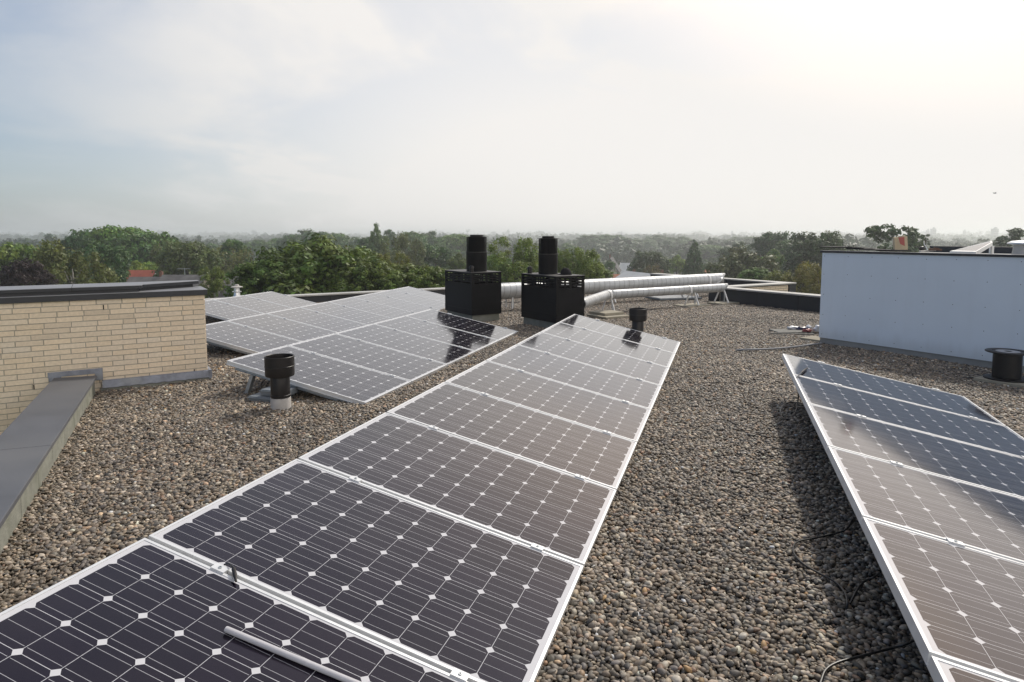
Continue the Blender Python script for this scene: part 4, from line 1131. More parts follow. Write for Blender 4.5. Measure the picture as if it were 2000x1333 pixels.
bag(1577, 648, (0.08, 0.045, 0.035), M_bagr, 'crumpled red bag on the litter slab', 0.3, 3)
bag(1580, 643, (0.06, 0.05, 0.045), M_bagw, 'small white bag just behind the red one', 0.9, 4)
bag(1597, 648, (0.08, 0.07, 0.075), M_bagw, 'white bag leaning at the corner of the white block', 0.0, 5)

# small steel flue behind the far left row
p = aty(463, 578, 14.95)
root = empty('steel_flue', (p.x, p.y, -0.6), 'shiny steel flue with a flat cap beyond the farthest left panels', 'flue')
zt = aty(463, 556, 14.95).z + 0.6; zb_ = zt - 0.34
bm = NB(); lathe(bm, [(0.11, 0), (0.11, zb_), (0.095, zb_+0.05), (0.065, zb_+0.11), (0.062, zt-0.07)], 28); obj('flue_body', bm, M_steel, root, smooth=True)
bm = NB(); lathe(bm, [(0.001, zt-0.065), (0.125, zt-0.065), (0.125, zt-0.052), (0.05, zt-0.03), (0.04, zt), (0.001, zt+0.004)], 28); obj('flue_cap', bm, M_pale, root, smooth=True)
bm = NB(); lathe(bm, [(0.062, zt-0.17), (0.10, zt-0.17), (0.10, zt-0.155), (0.062, zt-0.155)], 28); obj('flue_ring', bm, M_steel, root, smooth=True)

# ------------------------------------------------------------------ bird
p = aty(1943, 378, 45)
root = empty('bird', p, 'small dark bird flying in the pale sky on the right', 'bird')
bm = NB(); tube(bm, [(-0.10, 0, 0), (-0.05, 0, 0.01), (0.02, 0, 0.012), (0.08, 0, 0.0), (0.11, 0, -0.004)], [0.008, 0.028, 0.032, 0.018, 0.004], 10); obj('body', bm, M_feather, root, smooth='all')
for s_ in (-1, 1):
    bm = NB(); hexa(bm, [(-0.04, s_*0.02, 0.012), (0.05, s_*0.02, 0.012), (0.02, s_*0.12, 0.05), (-0.05, s_*0.15, 0.055)], [(-0.04, s_*0.02, 0.018), (0.05, s_*0.02, 0.018), (0.02, s_*0.12, 0.055), (-0.05, s_*0.15, 0.059)]); obj('wing', bm, M_feather, root)

# ------------------------------------------------------------------ trees
def leaf_material():
    m, nt, p = new_mat('tree_leaves')
    oi = N(nt, 'ShaderNodeObjectInfo'); at = N(nt, 'ShaderNodeAttribute', attribute_name='tone')
    sep = N(nt, 'ShaderNodeSeparateColor'); nt.links.new(at.outputs['Color'], sep.inputs[0])
    hs = N(nt, 'ShaderNodeHueSaturation'); nt.links.new(oi.outputs['Color'], hs.inputs['Color'])
    nt.links.new(sep.outputs[0], hs.inputs['Hue']); nt.links.new(sep.outputs[1], hs.inputs['Value']); hs.inputs['Saturation'].default_value = 1.0
    nt.links.new(hs.outputs[0], p.inputs['Base Color']); p.inputs['Roughness'].default_value = 0.55; p.inputs['Specular IOR Level'].default_value = 0.3
    tr = N(nt, 'ShaderNodeBsdfTranslucent'); 
    hs2 = N(nt, 'ShaderNodeHueSaturation'); hs2.inputs['Hue'].default_value = 0.485; hs2.inputs['Value'].default_value = 1.5; nt.links.new(hs.outputs[0], hs2.inputs['Color']); nt.links.new(hs2.outputs[0], tr.inputs['Color'])
    mx = N(nt, 'ShaderNodeMixShader'); mx.inputs[0].default_value = 0.22
    nt.links.new(p.outputs[0], mx.inputs[1]); nt.links.new(tr.outputs[0], mx.inputs[2]); nt.links.new(mx.outputs[0], nt.nodes['Material Output'].inputs['Surface'])
    return m
M_leaf = leaf_material()
M_bark = plain('tree_bark', (0.055, 0.045, 0.035), 0.95, 0, 0.3, 6, 0.4, 20)
M_birch = plain('birch_bark', (0.20, 0.19, 0.165), 0.9, 0, 0.3, 4, 0.2, 20, dirt=(0.06, 0.055, 0.05))

def leaf_cloud(r, clumps, per, csize, lsize, droop=0.0, flat=0.55):
    """clumps: (n,3) centres -> vertex array, face array, tone"""
    n = len(clumps)*per
    c = np.repeat(clumps, per, 0)
    d = r.normal(size=(n, 3)); d /= np.linalg.norm(d, axis=1)[:, None]+1e-9
    rad = r.rand(n)**0.45
    pos = c + d*(rad*csize)[:, None]*np.array([1, 1, 0.75])
    if droop: pos[:, 2] -= droop*r.rand(n)*csize*3
    nrm = d*1.0 + r.normal(size=(n, 3))*0.32 + np.array([0, 0, flat]); nrm /= np.linalg.norm(nrm, axis=1)[:, None]+1e-9
    t = np.cross(nrm, r.normal(size=(n, 3))); t /= np.linalg.norm(t, axis=1)[:, None]+1e-9
    b = np.cross(nrm, t)
    s_ = lsize*(0.6+0.8*r.rand(n))[:, None]
    V = np.stack([pos-t*s_, pos-b*s_*0.55, pos+t*s_, pos+b*s_*0.55], 1).reshape(-1, 3)
    ctone = np.repeat(r.normal(1.0, 0.24, len(clumps)), per); chue = np.repeat(r.normal(0, 0.010, len(clumps)), per)
    tone = np.clip(ctone*(0.75+0.5*r.rand(n)), 0.35, 1.8); hue = 0.5+chue+r.normal(0, 0.008, n)
    T = np.stack([hue, tone, np.zeros(n), np.ones(n)], 1)
    return V, np.repeat(T, 4, 0)
def cloud_mesh(name, V, T):
    n = len(V)//4
    me = bpy.data.meshes.new(name)
    me.vertices.add(len(V)); me.vertices.foreach_set('co', V.astype(np.float32).ravel())
    me.loops.add(len(V)); me.loops.foreach_set('vertex_index', np.arange(len(V), dtype=np.int32))
    me.polygons.add(n); me.polygons.foreach_set('loop_start', np.arange(0, len(V), 4, dtype=np.int32))
    at = me.attributes.new('tone', 'FLOAT_COLOR', 'POINT'); at.data.foreach_set('color', T.astype(np.float32).ravel())
    me.update(); me.materials.append(M_leaf)
    return me
def ell_points(r, n, lobes, jit=0.18, inner=0.0):
    lobes = np.array(lobes, float)
    wts = lobes[:, 3]*lobes[:, 4]+lobes[:, 4]*lobes[:, 5]; wts /= wts.sum()
    k = r.choice(len(lobes), n, p=wts)
    d = r.normal(size=(n, 3)); d /= np.linalg.norm(d, axis=1)[:, None]
    q = 1 - np.abs(r.normal(0, jit, n)); q = np.clip(q, 0.15, 1.02)
    return lobes[k, :3] + d*lobes[k, 3:6]*q[:, None]
def make_crown(name, seed, kind, ncl, per, csize, lsize):
    """unit crown: width ~1 (x,y in -.5...5), z from 0 (bottom) to 1 (top)"""
    r = np.random.RandomState(seed)
    droop = 0; flat = 0.5
    if kind in ('round', 'wide'):
        fl = 0.46 if kind == 'round' else 0.40
        lobes = [(0, 0, .48, .42, .42, fl)]
        for k in range(20):
            d_ = r.normal(size=3); d_ /= np.linalg.norm(d_)
            if d_[2] < -0.35: d_[2] *= -1
            s_ = 0.09+0.10*r.rand()
            lobes.append((d_[0]*.36, d_[1]*.36, .48+d_[2]*fl*.86, s_, s_, s_*0.85))
    elif kind == 'column':
        lobes = [(0.02*math.sin(7*h), 0.02*math.cos(5*h), h, .38*(1-0.75*max(0, h-.35)/.65)+.05*math.sin(23*h), .38*(1-0.75*max(0, h-.35)/.65), .10) for h in np.linspace(.08, .93, 14)]
        lobes += [(-0.36, 0, .70, .12, .12, .13), (-0.34, 0, .52, .15, .15, .13)]
    elif kind == 'conifer':
        lobes = [(0, 0, h, .46*(1-h)**.75+.05, .46*(1-h)**.75+.05, .07) for h in np.linspace(.05, .95, 12)]
        flat = -0.2
    elif kind == 'birch':
        lobes = []
        for k in range(16):
            a = r.rand()*6.28; h = 0.2+0.7*r.rand(); rr = 0.34*math.sqrt(max(0.05, 1-((h-0.4)/0.62)**2))*(0.6+.5*r.rand())
            s_ = 0.11+0.07*r.rand(); lobes.append((rr*math.cos(a), rr*math.sin(a), h, s_, s_, s_*1.3))
        droop = 0.5
    elif kind == 'airy':
        lobes = []
        for k in range(22):
            a = r.rand()*6.28; h = 0.18+0.76*r.rand(); rr = 0.40*math.sqrt(max(0.05, 1-((h-0.35)/0.68)**2))*(0.35+.75*r.rand())
            s_ = 0.07+0.06*r.rand(); lobes.append((rr*math.cos(a), rr*math.sin(a), h, s_, s_, s_*0.85))
    pts_ = ell_points(r, ncl, lobes, 0.16 if kind != 'airy' else 0.4)
    V, T = leaf_cloud(r, pts_, per, csize, lsize, droop, flat)
    z0, z1 = np.percentile(V[:, 2], 0.5), np.percentile(V[:, 2], 99.7)
    V[:, 2] = (V[:, 2]-z0)/(z1-z0)
    V[:, :2] *= 0.5/np.percentile(np.hypot(V[:, 0], V[:, 1]), 98.5)
    return cloud_mesh(name, V, T)
def make_trunk(name, seed, mat, below, ch, w_):
    """tapered trunk from the ground up through the crown, with limbs; z = 0 at the crown's foot"""
    r = random.Random(seed); bm = NB(); q = max(0.12, min(0.4, w_*0.045))
    tube(bm, [(0, 0, -below), (0.1*q, 0, -below*0.4), (0, 0.2*q, 0.1*ch), (0.3*q, 0, 0.45*ch), (0.0, 0, 0.70*ch)], [q*1.25, q, q*0.8, q*0.45, q*0.12], 9)
    for k in range(9):
        h = ch*(0.02+0.6*k/9); a = k*2.4+r.random(); L_ = w_*(0.20+0.14*r.random())*(1-0.5*k/9)
        p0 = Vector((0, 0, h)); p2 = Vector((L_*math.cos(a), L_*math.sin(a), h+0.20*ch)); p1 = (p0+p2)/2+Vector((0, 0, -0.03*ch))
        tube(bm, [p0, p1, p2], [q*0.4, q*0.26, q*0.08], 6)
    me = bpy.data.meshes.new(name); bm.to_mesh(me); bm.free(); me.materials.append(mat)
    for p_ in me.polygons: p_.use_smooth = True
    return me
CR = {
 'round': [make_crown('crown', 11+k, 'round', 260, 46, 0.085, 0.022) for k in range(3)],
 'wide': [make_crown('crown', 31+k, 'wide', 260, 46, 0.082, 0.021) for k in range(3)],
 'column': [make_crown('crown', 51, 'column', 360, 24, 0.07, 0.030)],
 'conifer': [make_crown('crown', 61, 'conifer', 420, 24, 0.06, 0.026)],
 'birch': [make_crown('crown', 71+k, 'birch', 300, 36, 0.070, 0.018) for k in range(2)],
 'airy': [make_crown('crown', 81+k, 'airy', 300, 26, 0.045, 0.020) for k in range(2)],
 'near': [make_crown('crown', 91+k, 'wide', 430, 74, 0.062, 0.0150) for k in range(3)],
 'nairy': [make_crown('crown', 95+k, 'birch', 380, 52, 0.060, 0.0140) for k in range(2)],
}
tree_n = [0]
HR = {'round': 1.02, 'wide': 0.92, 'column': 2.1, 'conifer': 1.7, 'birch': 1.15, 'airy': 0.8, 'near': 0.74, 'nairy': 1.0}
def tree(u, vtop, wpx, Y, kind, c, label, hratio=None, name='tree', group='trees beyond the roof', vbot=None):
    tree_n[0] += 1; k = tree_n[0]
    top = aty(u, vtop, Y); w_ = wpx/F*Y
    total = top.z-GROUND
    if vbot is not None: ch = top.z-aty(u, vbot, Y).z
    else: ch = min(total*0.95, w_*(hratio or HR[kind]))
    zb = top.z-ch
    root = empty(name, (top.x, Y, GROUND), label, 'tree', group)
    cr = bpy.data.objects.new('crown', CR[kind][k % len(CR[kind])]); col.objects.link(cr); cr.parent = root
    cr.location = (0, 0, zb-GROUND); cr.scale = (w_, w_, ch); cr.rotation_euler = (0, 0, k*2.39); cr.color = (c[0]*1.36, c[1]*1.50, c[2]*1.2, 1)
    t_ = bpy.data.objects.new('trunk', make_trunk('trunk', k, M_birch if kind == 'birch' else M_bark, zb-GROUND, ch, w_)); col.objects.link(t_); t_.parent = root
    t_.location = (0, 0, zb-GROUND)
    return root
G1 = (0.062, 0.108, 0.020); G2 = (0.050, 0.092, 0.024); G3 = (0.040, 0.075, 0.026); G4 = (0.075, 0.105, 0.024); GO = (0.075, 0.080, 0.027); GD = (0.028, 0.056, 0.024); PU = (0.022, 0.012, 0.016); YG = (0.13, 0.16, 0.028); BR = (0.085, 0.065, 0.028); AU = (0.12, 0.10, 0.022)
T_ = [
 (-18, 486, 70, 72, 'round', YG, 'yellowish tree cut by the left edge above the brick tower'),
 (38, 476, 140, 62, 'round', G4, 'bright green leafy tree second from the left edge'),
 (48, 508, 100, 44, 'wide', PU, 'dark purple-leaved tree above the brick tower'),
 (98, 480, 84, 66, 'birch', G1, 'mid green tree between the purple tree and the weeping birch'),
 (138, 474, 150, 48, 'birch', GO, 'olive weeping birch with a pale trunk above the brick tower'),
 (152, 461, 66, 84, 'round', GD, 'dark round-topped tree behind the weeping birch'),
 (190, 475, 110, 64, 'wide', G3, 'dark green tree right of the weeping birch'),
 (192, 454, 130, 101, 'round', G2, 'tall green tree on the left slope of the highest treetop'),
 (238, 444, 150, 100, 'round', G1, 'tallest green treetop in the left wood'),
 (150, 468, 120, 99, 'round', G3, 'dark tree at the left foot of the highest wooded slope'),
 (212, 449, 150, 104, 'wide', G3, 'tree just left of the highest treetop in the left wood'),
 (262, 449, 150, 102, 'round', G1, 'tree just right of the highest treetop in the left wood'),
 (306, 460, 130, 99, 'wide', G2, 'tree low on the right slope of the highest treetops'),
 (284, 454, 140, 98, 'wide', G2, 'tall tree on the right slope of the highest treetop'),
 (320, 465, 110, 97, 'birch', GO, 'olive-brown tree right of the highest treetops'),
 (337, 461, 26, 110, 'round', G3, 'small round treetop poking above the left wood'),
 (362, 473, 130, 74, 'wide', (0.06, 0.075, 0.026), 'brownish green tree above the antenna'),
 (221, 522, 48, 52, 'wide', GD, 'dark bush left of the red roof'),
 (262, 511, 58, 78, 'round', YG, 'bright yellow-green tree directly behind the red roof', ),
 (292, 512, 44, 82, 'round', (0.12, 0.17, 0.03), 'small lime-green tree behind the right end of the red roof'),
 (412, 522, 66, 40, 'nairy', (0.085, 0.105, 0.026), 'olive bush-like tree beside the end of the brick tower'),
 (410, 480, 70, 170, 'round', G2, 'far tree in the gap right of the left wood'),
 (455, 468, 62, 96, 'round', G2, 'tree with a rounded head left of the big leafy tree'),
 (452, 489, 130, 84, 'birch', (0.075, 0.075, 0.028), 'olive tree with rusty leaves left of the big leafy tree'),
 (505, 472, 74, 210, 'wide', G2, 'far hazy tree behind the left flank of the big leafy tree'),
 (548, 469, 62, 215, 'round', G1, 'far hazy tree just left of the big leafy treetop'),
 (576, 461, 48, 190, 'round', G3, 'far tree touching the left of the hazy hump'),
 (612, 453, 96, 195, 'wide', G3, 'highest far tree of the hazy hump behind the big leafy tree'),
 (652, 459, 66, 190, 'round', G2, 'far tree on the right of the hazy hump'),
 (688, 468, 62, 185, 'wide', G3, 'far tree between the hazy hump and the poplar'),
 (596, 469, 330, 34, 'near', (0.066, 0.092, 0.020), 'big leafy tree with broad dark leaves behind the left panels'),
 (672, 490, 230, 34.5, 'near', (0.070, 0.096, 0.021), 'right shoulder of leafy tree merging with the big one'),
 (536, 503, 180, 32, 'near', (0.056, 0.085, 0.020), 'dark leafy tree at the left flank of the big leafy tree'),
 (722, 510, 170, 31.5, 'near', (0.078, 0.100, 0.022), 'leafy tree in front of the poplar'),
 (768, 496, 90, 32.5, 'nairy', (0.100, 0.100, 0.026), 'narrow tree with yellowing leaves right of the poplar'),
 (806, 520, 170, 31.2, 'near', (0.076, 0.100, 0.022), 'leafy tree left of the left chimney'),
 (852, 525, 120, 30.5, 'near', (0.086, 0.110, 0.024), 'small leafy tree directly beside the left chimney'),
 (732, 441, 50, 108, 'column', (0.070, 0.100, 0.040), 'tall slim poplar rising above the treeline'),
 (716, 464, 46, 125, 'round', G3, 'dark tree at the left foot of the poplar'),
 (757, 453, 52, 165, 'round', G3, 'dark far tree just right of the poplar'),
 (778, 458, 104, 92, 'birch', (0.072, 0.080, 0.030), 'brownish tall tree right of the poplar'),
 (800, 456, 60, 170, 'round', G2, 'far tree behind the brownish tall tree'),
 (838, 456, 66, 190, 'wide', G3, 'dark hazy tree left of the left chimney stack'),
 (850, 480, 104, 98, 'round', (0.038, 0.070, 0.024), 'round dark green tree left of the left chimney'),
 (893, 461, 78, 185, 'round', G1, 'pale hazy tree touching the left chimney stack'),
 (898, 496, 62, 72, 'round', (0.065, 0.085, 0.024), 'olive tree just left of the left chimney stack'),
 (1002, 465, 130, 39, 'nairy', (0.092, 0.120, 0.028), 'light green open tree between the two chimney stacks'),
 (972, 500, 70, 60, 'round', G1, 'green tree low between the chimneys'),
 (1128, 487, 130, 40, 'nairy', (0.095, 0.120, 0.026), 'bright green tree right of the right chimney stack'),
 (1100, 490, 90, 41, 'nairy', (0.090, 0.118, 0.028), 'bright green tree touching the right chimney stack'),
 (1160, 514, 80, 42, 'near', (0.080, 0.105, 0.024), 'low leafy tree left of the gabled house'),
 (1108, 478, 64, 150, 'round', G2, 'hazy tree right behind the right chimney stack'),
 (1182, 460, 92, 240, 'wide', G3, 'highest hazy tree of the middle distance right of the chimneys'),
 (1142, 469, 64, 250, 'round', G3, 'hazy tree left of the highest middle-distance tree'),
 (1217, 467, 50, 245, 'round', G2, 'hazy tree right of the highest middle-distance tree'),
 (1247, 468, 58, 250, 'wide', G3, 'hazy broad tree above the white gable'),
 (1298, 461, 84, 265, 'wide', G3, 'hazy twin-topped tree above the yellow-green bush'),
 (1330, 464, 56, 260, 'round', G2, 'hazy tree right of the twin-topped tree'),
 (1268, 492, 84, 112, 'wide', (0.040, 0.055, 0.024), 'dark green tree right of the white gabled house'),
 (1273, 518, 48, 92, 'birch', BR, 'small autumn-brown tree in front of the dark green one'),
 (1322, 499, 42, 125, 'round', (0.115, 0.150, 0.034), 'small yellow-green round tree above the ducts'),
 (1356, 474, 46, 108, 'conifer', (0.032, 0.060, 0.024), 'dark pointed conifer above the ducts'),
 (1385, 480, 60, 170, 'round', G2, 'hazy tree right of the dark conifer'),
 (1398, 466, 44, 320, 'round', G3, 'far hazy tree above and right of the conifer'),
 (1455, 464, 60, 270, 'wide', G3, 'far hazy tree left of the tall dark oak'),
 (1440, 475, 76, 135, 'wide', (0.034, 0.056, 0.026), 'dark rounded tree above the duct openings'),
 (1452, 489, 150, 74, 'wide', (0.060, 0.066, 0.028), 'brownish broad tree behind the duct openings'),
 (1513, 454, 86, 112, 'wide', GD, 'tall dark oak left of the white block'),
 (1545, 470, 66, 106, 'round', G3, 'green tree right of the tall dark oak'),
 (1515, 489, 74, 86, 'round', G1, 'light green round tree below the tall dark oak'),
 (1606, 454, 140, 78, 'wide', (0.036, 0.054, 0.026), 'large dark tree at the left edge of the white block'),
 (1568, 514, 92, 44, 'nairy', AU, 'yellowing autumn tree just left of the white block'),
 (1600, 530, 70, 40, 'nairy', (0.115, 0.100, 0.024), 'rusty yellow shrub at the corner of the white block'),
 (1522, 530, 90, 46, 'nairy', (0.100, 0.105, 0.026), 'olive shrub above the far parapet'),
 (1478, 524, 70, 56, 'near', G1, 'green bushy tree behind the far parapet'),
 (1746, 441, 190, 66, 'airy', (0.036, 0.060, 0.024), 'open-crowned tree behind the cardboard box'),
 (1808, 458, 26, 67, 'airy', (0.036, 0.060, 0.026), 'small sprig of a tree right of the cardboard box'),
 (1970, 447, 92, 80, 'airy', (0.034, 0.056, 0.026), 'round tree behind the roof flue on the far right'),
 (1655, 466, 46, 230, 'round', G3, 'hazy tree behind the left part of the white block'),
]
for t_ in T_:
    t_ = list(t_)
    if t_[3] >= 150:
        if t_[0] < 960: t_[3] *= 1.1; t_[2] *= 1.4; t_[1] -= 2
        else: t_[3] *= 1.5; t_[2] *= 1.3; t_[1] -= 1
    tree(*t_)

def wood(name, label, seed, u0, u1, v0, v1, Y0, Y1, n_, wm, c):
    """far woodland that reads as one mass"""
    r = np.random.RandomState(seed); Vs, Ts = [], []
    for k in range(n_):
        Y = Y0+(Y1-Y0)*r.rand(); u = u0+(u1-u0)*r.rand()
        vt = v0+(v1-v0)*r.rand()**0.8
        if any(a <= u <= b and Y < 260 for a, b in ((1160, 1385), (235, 330), (425, 470))): continue
        top = aty(u, vt, Y); w_ = wm*(0.6+0.9*r.rand()); h_ = max(4.0, top.z-GROUND)
        lob = [(0, 0, h_*0.55, w_*.42, w_*.42, h_*.45)]
        for q in range(5):
            a = r.rand()*6.28; s_ = w_*(0.18+.12*r.rand()); lob.append((w_*.3*math.cos(a), w_*.3*math.sin(a), h_*(.35+.5*r.rand()), s_, s_, s_*.8))
        pt = ell_points(r, 60, lob, 0.14); V, T = leaf_cloud(r, pt, 9, w_*0.085, w_*0.05)
        V = V + np.array([top.x, Y, GROUND]); Vs.append(V); Ts.append(T)
    me = cloud_mesh(name, np.concatenate(Vs), np.concatenate(Ts))
    o = bpy.data.objects.new(name, me); col.objects.link(o); o.color = (c[0]*1.05, c[1]*1.25, c[2]*1.2, 1)
    return tag(o, label, 'woodland', kind='stuff')
wood('near_woodland', 'low green tree canopy filling the town between the houses', 1, -200, 2100, 512, 556, 105, 230, 240, 10, (0.045, 0.07, 0.026))
wood('middle_woodland', 'hazy tree canopy in the middle distance', 2, -150, 2150, 476, 506, 260, 640, 560, 20, (0.036, 0.052, 0.024))
wood('far_woodland', 'pale hazy woods towards the horizon', 3, -150, 2150, 469.5, 479, 800, 1600, 420, 34, (0.040, 0.064, 0.028))
wood('horizon_woodland', 'faint blue-grey woods on the horizon', 4, -200, 2200, 464, 469, 1800, 3400, 420, 62, (0.040, 0.060, 0.030))

# ------------------------------------------------------------------ houses
M_redt = plain('red_roof_tile', (0.30, 0.075, 0.045), 0.8, 0, 0.2, 1.5, 0.2, 8)
M_ort = plain('orange_roof_tile', (0.36, 0.135, 0.075), 0.8, 0, 0.2, 1.2, 0.2, 8)
M_gryt = plain('grey_roof_tile', (0.11, 0.105, 0.105), 0.85, 0, 0.3, 1.5, 0.3, 8, dirt=(0.20, 0.20, 0.19))
M_dkt = plain('dark_roof_tile', (0.060, 0.058, 0.062), 0.8, 0, 0.25, 1.5, 0.3, 8)
M_ltr = plain('light_grey_roof', (0.42, 0.43, 0.43), 0.6, 0, 0.1, 1)
M_beig = plain('beige_render', (0.36, 0.32, 0.26), 0.85, 0, 0.1, 1)
M_wrend = plain('white_render', (0.68, 0.68, 0.67), 0.8, 0, 0.06, 1)
M_bluw = plain('pale_blue_boarding', (0.45, 0.52, 0.56), 0.7, 0, 0.06, 1)
M_rbrk = plain('red_brick', (0.16, 0.075, 0.05), 0.9, 0, 0.2, 4)
def house(u0, u1, vr, ve, Y, label, mr_, mw_, along=True, depth=7.0, chim=None, chs=1.0, verge=None, window=0, rz=0.0, half=None):
    """ridge along the view's x (along) or pointing at the camera (gable end seen)"""
    a, b = aty(u0, vr, Y), aty(u1, vr, Y); cx_ = (a.x+b.x)/2; zr = a.z-GROUND; zev = aty(u0, ve, Y).z-GROUND
    root = empty('house', (cx_, Y, GROUND), label, 'house', 'houses below the roof', rz)
    W_ = b.x-a.x
    if along: L_, D_ = W_, depth
    else: L_, D_ = depth, W_
    slope = (zr-zev)
    if along:
        run = D_/2; eav = zr-max(slope, run*0.8); 
    else:
        run = D_/2; eav = zev
    M_ = Matrix.Identity(4) if along else Matrix.Rotation(math.pi/2, 4, 'Z')
    bm = NB()
    e = 0.0
    pr = [(-run, 0), (run, 0), (run, eav), (0, zr-0.12), (-run, eav)]
    lo = [bm.verts.new(M_ @ Vector((-L_/2, y, z))) for y, z in pr]; hi = [bm.verts.new(M_ @ Vector((L_/2, y, z))) for y, z in pr]
    bm.faces.new(lo[::-1]); bm.faces.new(hi)
    for i in range(5): bm.faces.new((lo[i], lo[(i+1) % 5], hi[(i+1) % 5], hi[i]))
    bmesh.ops.recalc_face_normals(bm, faces=bm.faces[:]); obj('wall', bm, mw_, root)
    bm = NB(); ov = 0.25; sl_ = (zr-eav)/run
    for s_ in (-1, 1):
        p = [Vector((-L_/2-ov, 0, zr)), Vector((L_/2+ov, 0, zr)), Vector((L_/2+ov, s_*(run+ov), eav-sl_*ov)), Vector((-L_/2-ov, s_*(run+ov), eav-sl_*ov))]
        hexa(bm, [M_ @ (q+Vector((0, 0, -0.13))) for q in p], [M_ @ q for q in p])
    roof = obj('roof', bm, mr_, root)
    if verge:
        for xe in (-L_/2-ov-0.03, L_/2+ov+0.03):
                bm = NB()
                for s_ in (-1, 1): bar(bm, M_ @ Vector((xe, -s_*0.05, zr+0.02)), M_ @ Vector((xe, s_*(run+ov), eav-sl_*ov+0.02)), 0.06, 0.22)
                obj('verge', bm, verge, root)
    if chim is not None:
        for cx2 in chim:
            bm = NB(); box(bm, M_ @ Vector((cx2*L_, 0.3, zr+0.85*chs-0.7)), (0.6*chs, 0.6*chs, 1.4)); box(bm, M_ @ Vector((cx2*L_, 0.3, zr+0.85*chs+0.04)), (0.7*chs, 0.7*chs, 0.08)); box(bm, M_ @ Vector((cx2*L_, 0.3, zr+0.85*chs+0.14)), (0.22*chs, 0.22*chs, 0.12))
            obj('chimney', bm, M_rbrk, roof)
    for k in range(window):
        bm = NB(); fx_ = (k+1)/(window+1)
        if along: c_, s3 = (-L_/2+L_*fx_, -run-0.01, eav-1.3), (1.0, 0.06, 1.1)
        else: c_, s3 = (-run+2*run*fx_, -L_/2-0.01, min(eav-0.6, zr-2.2)), (0.8, 0.06, 1.0)
        fr = NB(); box(fr, c_, (s3[0]+0.14, 0.05, s3[2]+0.14)); f_ = obj('window', fr, M_wrend, root)
        box(bm, (c_[0], c_[1]-0.006, c_[2]), s3); obj('pane', bm, M_dgrey, f_)
    return root, roof, zr
house(247, 304, 528, 543, 76, 'house with a red tiled roof behind the brick tower', M_redt, M_beig, depth=5, verge=M_wrend)
r0, rf, zr = house(258, 312, 541, 552, 64, 'grey tiled roof just below the red roof', M_gryt, M_beig, depth=6, chim=(0.5,), chs=0.45)
r0, rf, zr = house(322, 398, 537, 549, 62, 'long dark tiled roof carrying a television antenna', M_gryt, M_beig, depth=7)
bm = NB(); bar(bm, (0.05, 0, zr-0.1), (0.05, 0, zr+0.62), 0.035); bar(bm, (-0.6, 0, zr+0.55), (0.55, 0, zr+0.55), 0.03)
for k in range(7): bar(bm, (-0.55+k*0.17, -0.25, zr+0.55), (-0.55+k*0.17, 0.25, zr+0.55), 0.015)
obj('antenna', bm, M_alu_d, rf)
house(424, 458, 540, 556, 56, 'grey gabled roof left of the steel flue', M_gryt, M_beig, depth=5, verge=M_ltr, rz=R(14))
house(444, 496, 558, 580, 40, 'dark flat-pitched roof behind the steel flue', M_dkt, M_beig, depth=6)
house(489, 516, 529, 540, 78, 'small grey roof at the left foot of the big leafy tree', M_gryt, M_wrend, depth=6)
house(1178, 1210, 503, 527, 150, 'tall house with a beige gable and a dark steep roof', M_dkt, M_beig, along=False, depth=9, chs=0.6, chim=(0.0,), rz=R(-12))
house(1166, 1199, 521, 552, 118, 'beige gabled house with a pale verge in front of the tall gable', M_gryt, M_beig, along=False, depth=7, verge=M_wrend, window=1, rz=R(-15))
house(1214, 1242, 514, 528, 165, 'house with a light grey roof and a pale blue gable', M_ltr, M_bluw, depth=6, verge=M_wrend, rz=R(-28))
house(1200, 1246, 536, 548, 96, 'orange tiled roof left of the white pitched roof', M_ort, M_beig, depth=7, chs=0.6, chim=(0.35,))
house(1262, 1302, 536, 548, 98, 'orange tiled roof right of the white pitched roof', M_ort, M_beig, depth=7, chs=0.6, chim=(0.3,))
house(1308, 1336, 516, 536, 140, 'grey roofed house below the yellow-green round tree', M_gryt, M_beig, depth=7)
house(1345, 1368, 525, 540, 125, 'orange roofed house at the foot of the dark conifer', M_ort, M_beig, depth=7, chs=0.6, chim=(0.45,))
house(1236, 1278, 533, 545, 60, 'white pitched roof peeping over the large duct', M_ltr, M_wrend, along=False, depth=6, rz=R(20))
house(1374, 1400, 527, 538, 130, 'rust coloured roof between the conifer and the brown tree', M_ort, M_beig, depth=7)

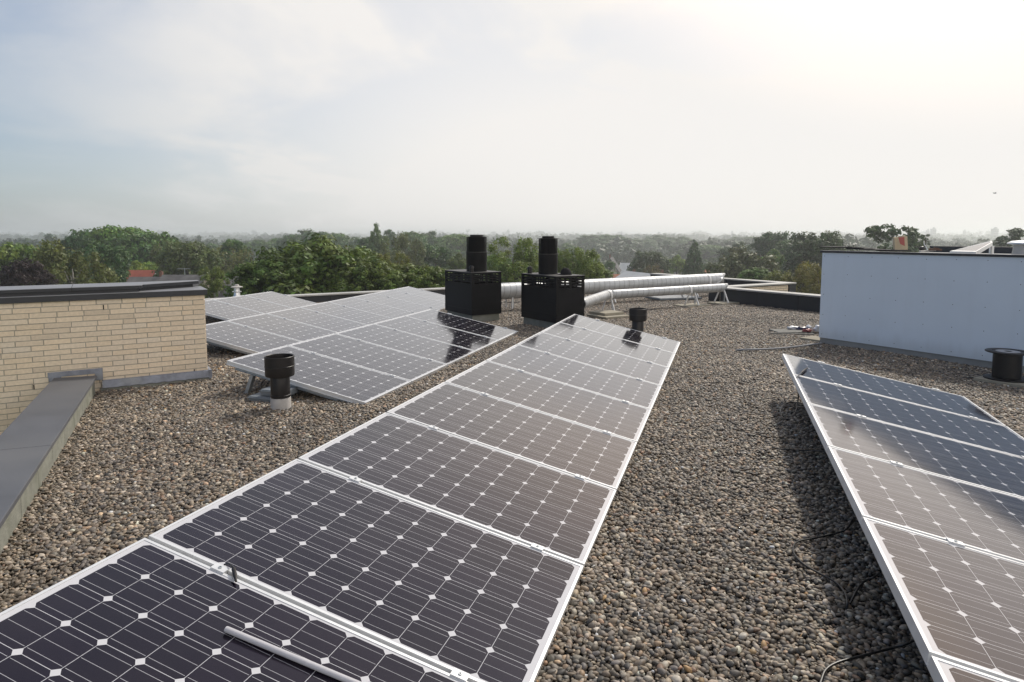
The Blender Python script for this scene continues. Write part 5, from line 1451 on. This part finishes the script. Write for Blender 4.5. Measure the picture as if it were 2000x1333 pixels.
# towers and masts far off
M_tow = plain('tower_block_render', (0.34, 0.34, 0.35), 0.8, 0, 0.08, 0.05)
def tower(u, vt, wpx, Y, label):
    t_ = aty(u, vt, Y); w_ = wpx/F*Y; h_ = t_.z-GROUND
    root = empty('tower_block', (t_.x, Y, GROUND), label, 'tower block', 'tower blocks on the horizon')
    bm = NB(); box(bm, (0, 0, h_/2), (w_, w_*0.8, h_)); box(bm, (w_*0.12, 0, h_+1.2), (w_*0.4, w_*0.4, 2.4)); obj('wall', bm, M_tow, root)
    bm = NB()
    nf = int(h_/3)
    for k in range(nf): box(bm, (0, -w_*0.4-0.05, 2+k*3), (w_*0.9, 0.2, 1.2))
    obj('window_band', bm, M_dgrey, root)
tower(1823, 447, 8, 1250, 'faint tower block on the horizon right of the cardboard box')
tower(1812, 450, 5, 1300, 'narrower faint tower block beside the first one')
tower(1943, 447, 10, 1150, 'faint tower block left of the rightmost tree')
tower(1884, 451, 4, 1400, 'tiny faint tower above the skylight')
def pylon(u, vt, Y, label):
    t_ = aty(u, vt, Y); h_ = t_.z-GROUND; bm = NB()
    for sx_ in (-1, 1):
        for sy_ in (-1, 1): bar(bm, (sx_*h_*.08, sy_*h_*.08, 0), (sx_*.25, sy_*.25, h_), 0.35)
    for z in (.72, .82, .92): bar(bm, (-h_*.16, 0, h_*z), (h_*.16, 0, h_*z), 0.35)
    o = obj('power_pylon', bm, M_alu_d); o.location = (t_.x, Y, GROUND); tag(o, label, 'pylon', 'power pylons on the horizon')
pylon(1214, 452, 900, 'faint power pylon on the horizon above the tall gabled house')
pylon(1287, 453, 950, 'faint power pylon above the hazy twin-topped tree')
pylon(1430, 452, 950, 'faint power pylon left of the tall dark oak')

# ------------------------------------------------------------------ haze
m = bpy.data.materials.new('haze_air'); m.use_nodes = True
nt = m.node_tree; nt.nodes.remove(nt.nodes['Principled BSDF'])
pv = N(nt, 'ShaderNodeVolumePrincipled'); pv.inputs['Color'].default_value = (0.93, 0.96, 0.99, 1); pv.inputs['Density'].default_value = 0.00078; pv.inputs['Anisotropy'].default_value = 0.5
nt.links.new(pv.outputs[0], nt.nodes['Material Output'].inputs['Volume'])
HT = 15.5
bm = NB(); box(bm, (0, 3200, (GROUND-1+HT)/2), (8800, 7900, HT-(GROUND-1)))
tag(obj('haze', bm, m), 'thin pale haze in the air over the town', 'haze', kind='stuff')
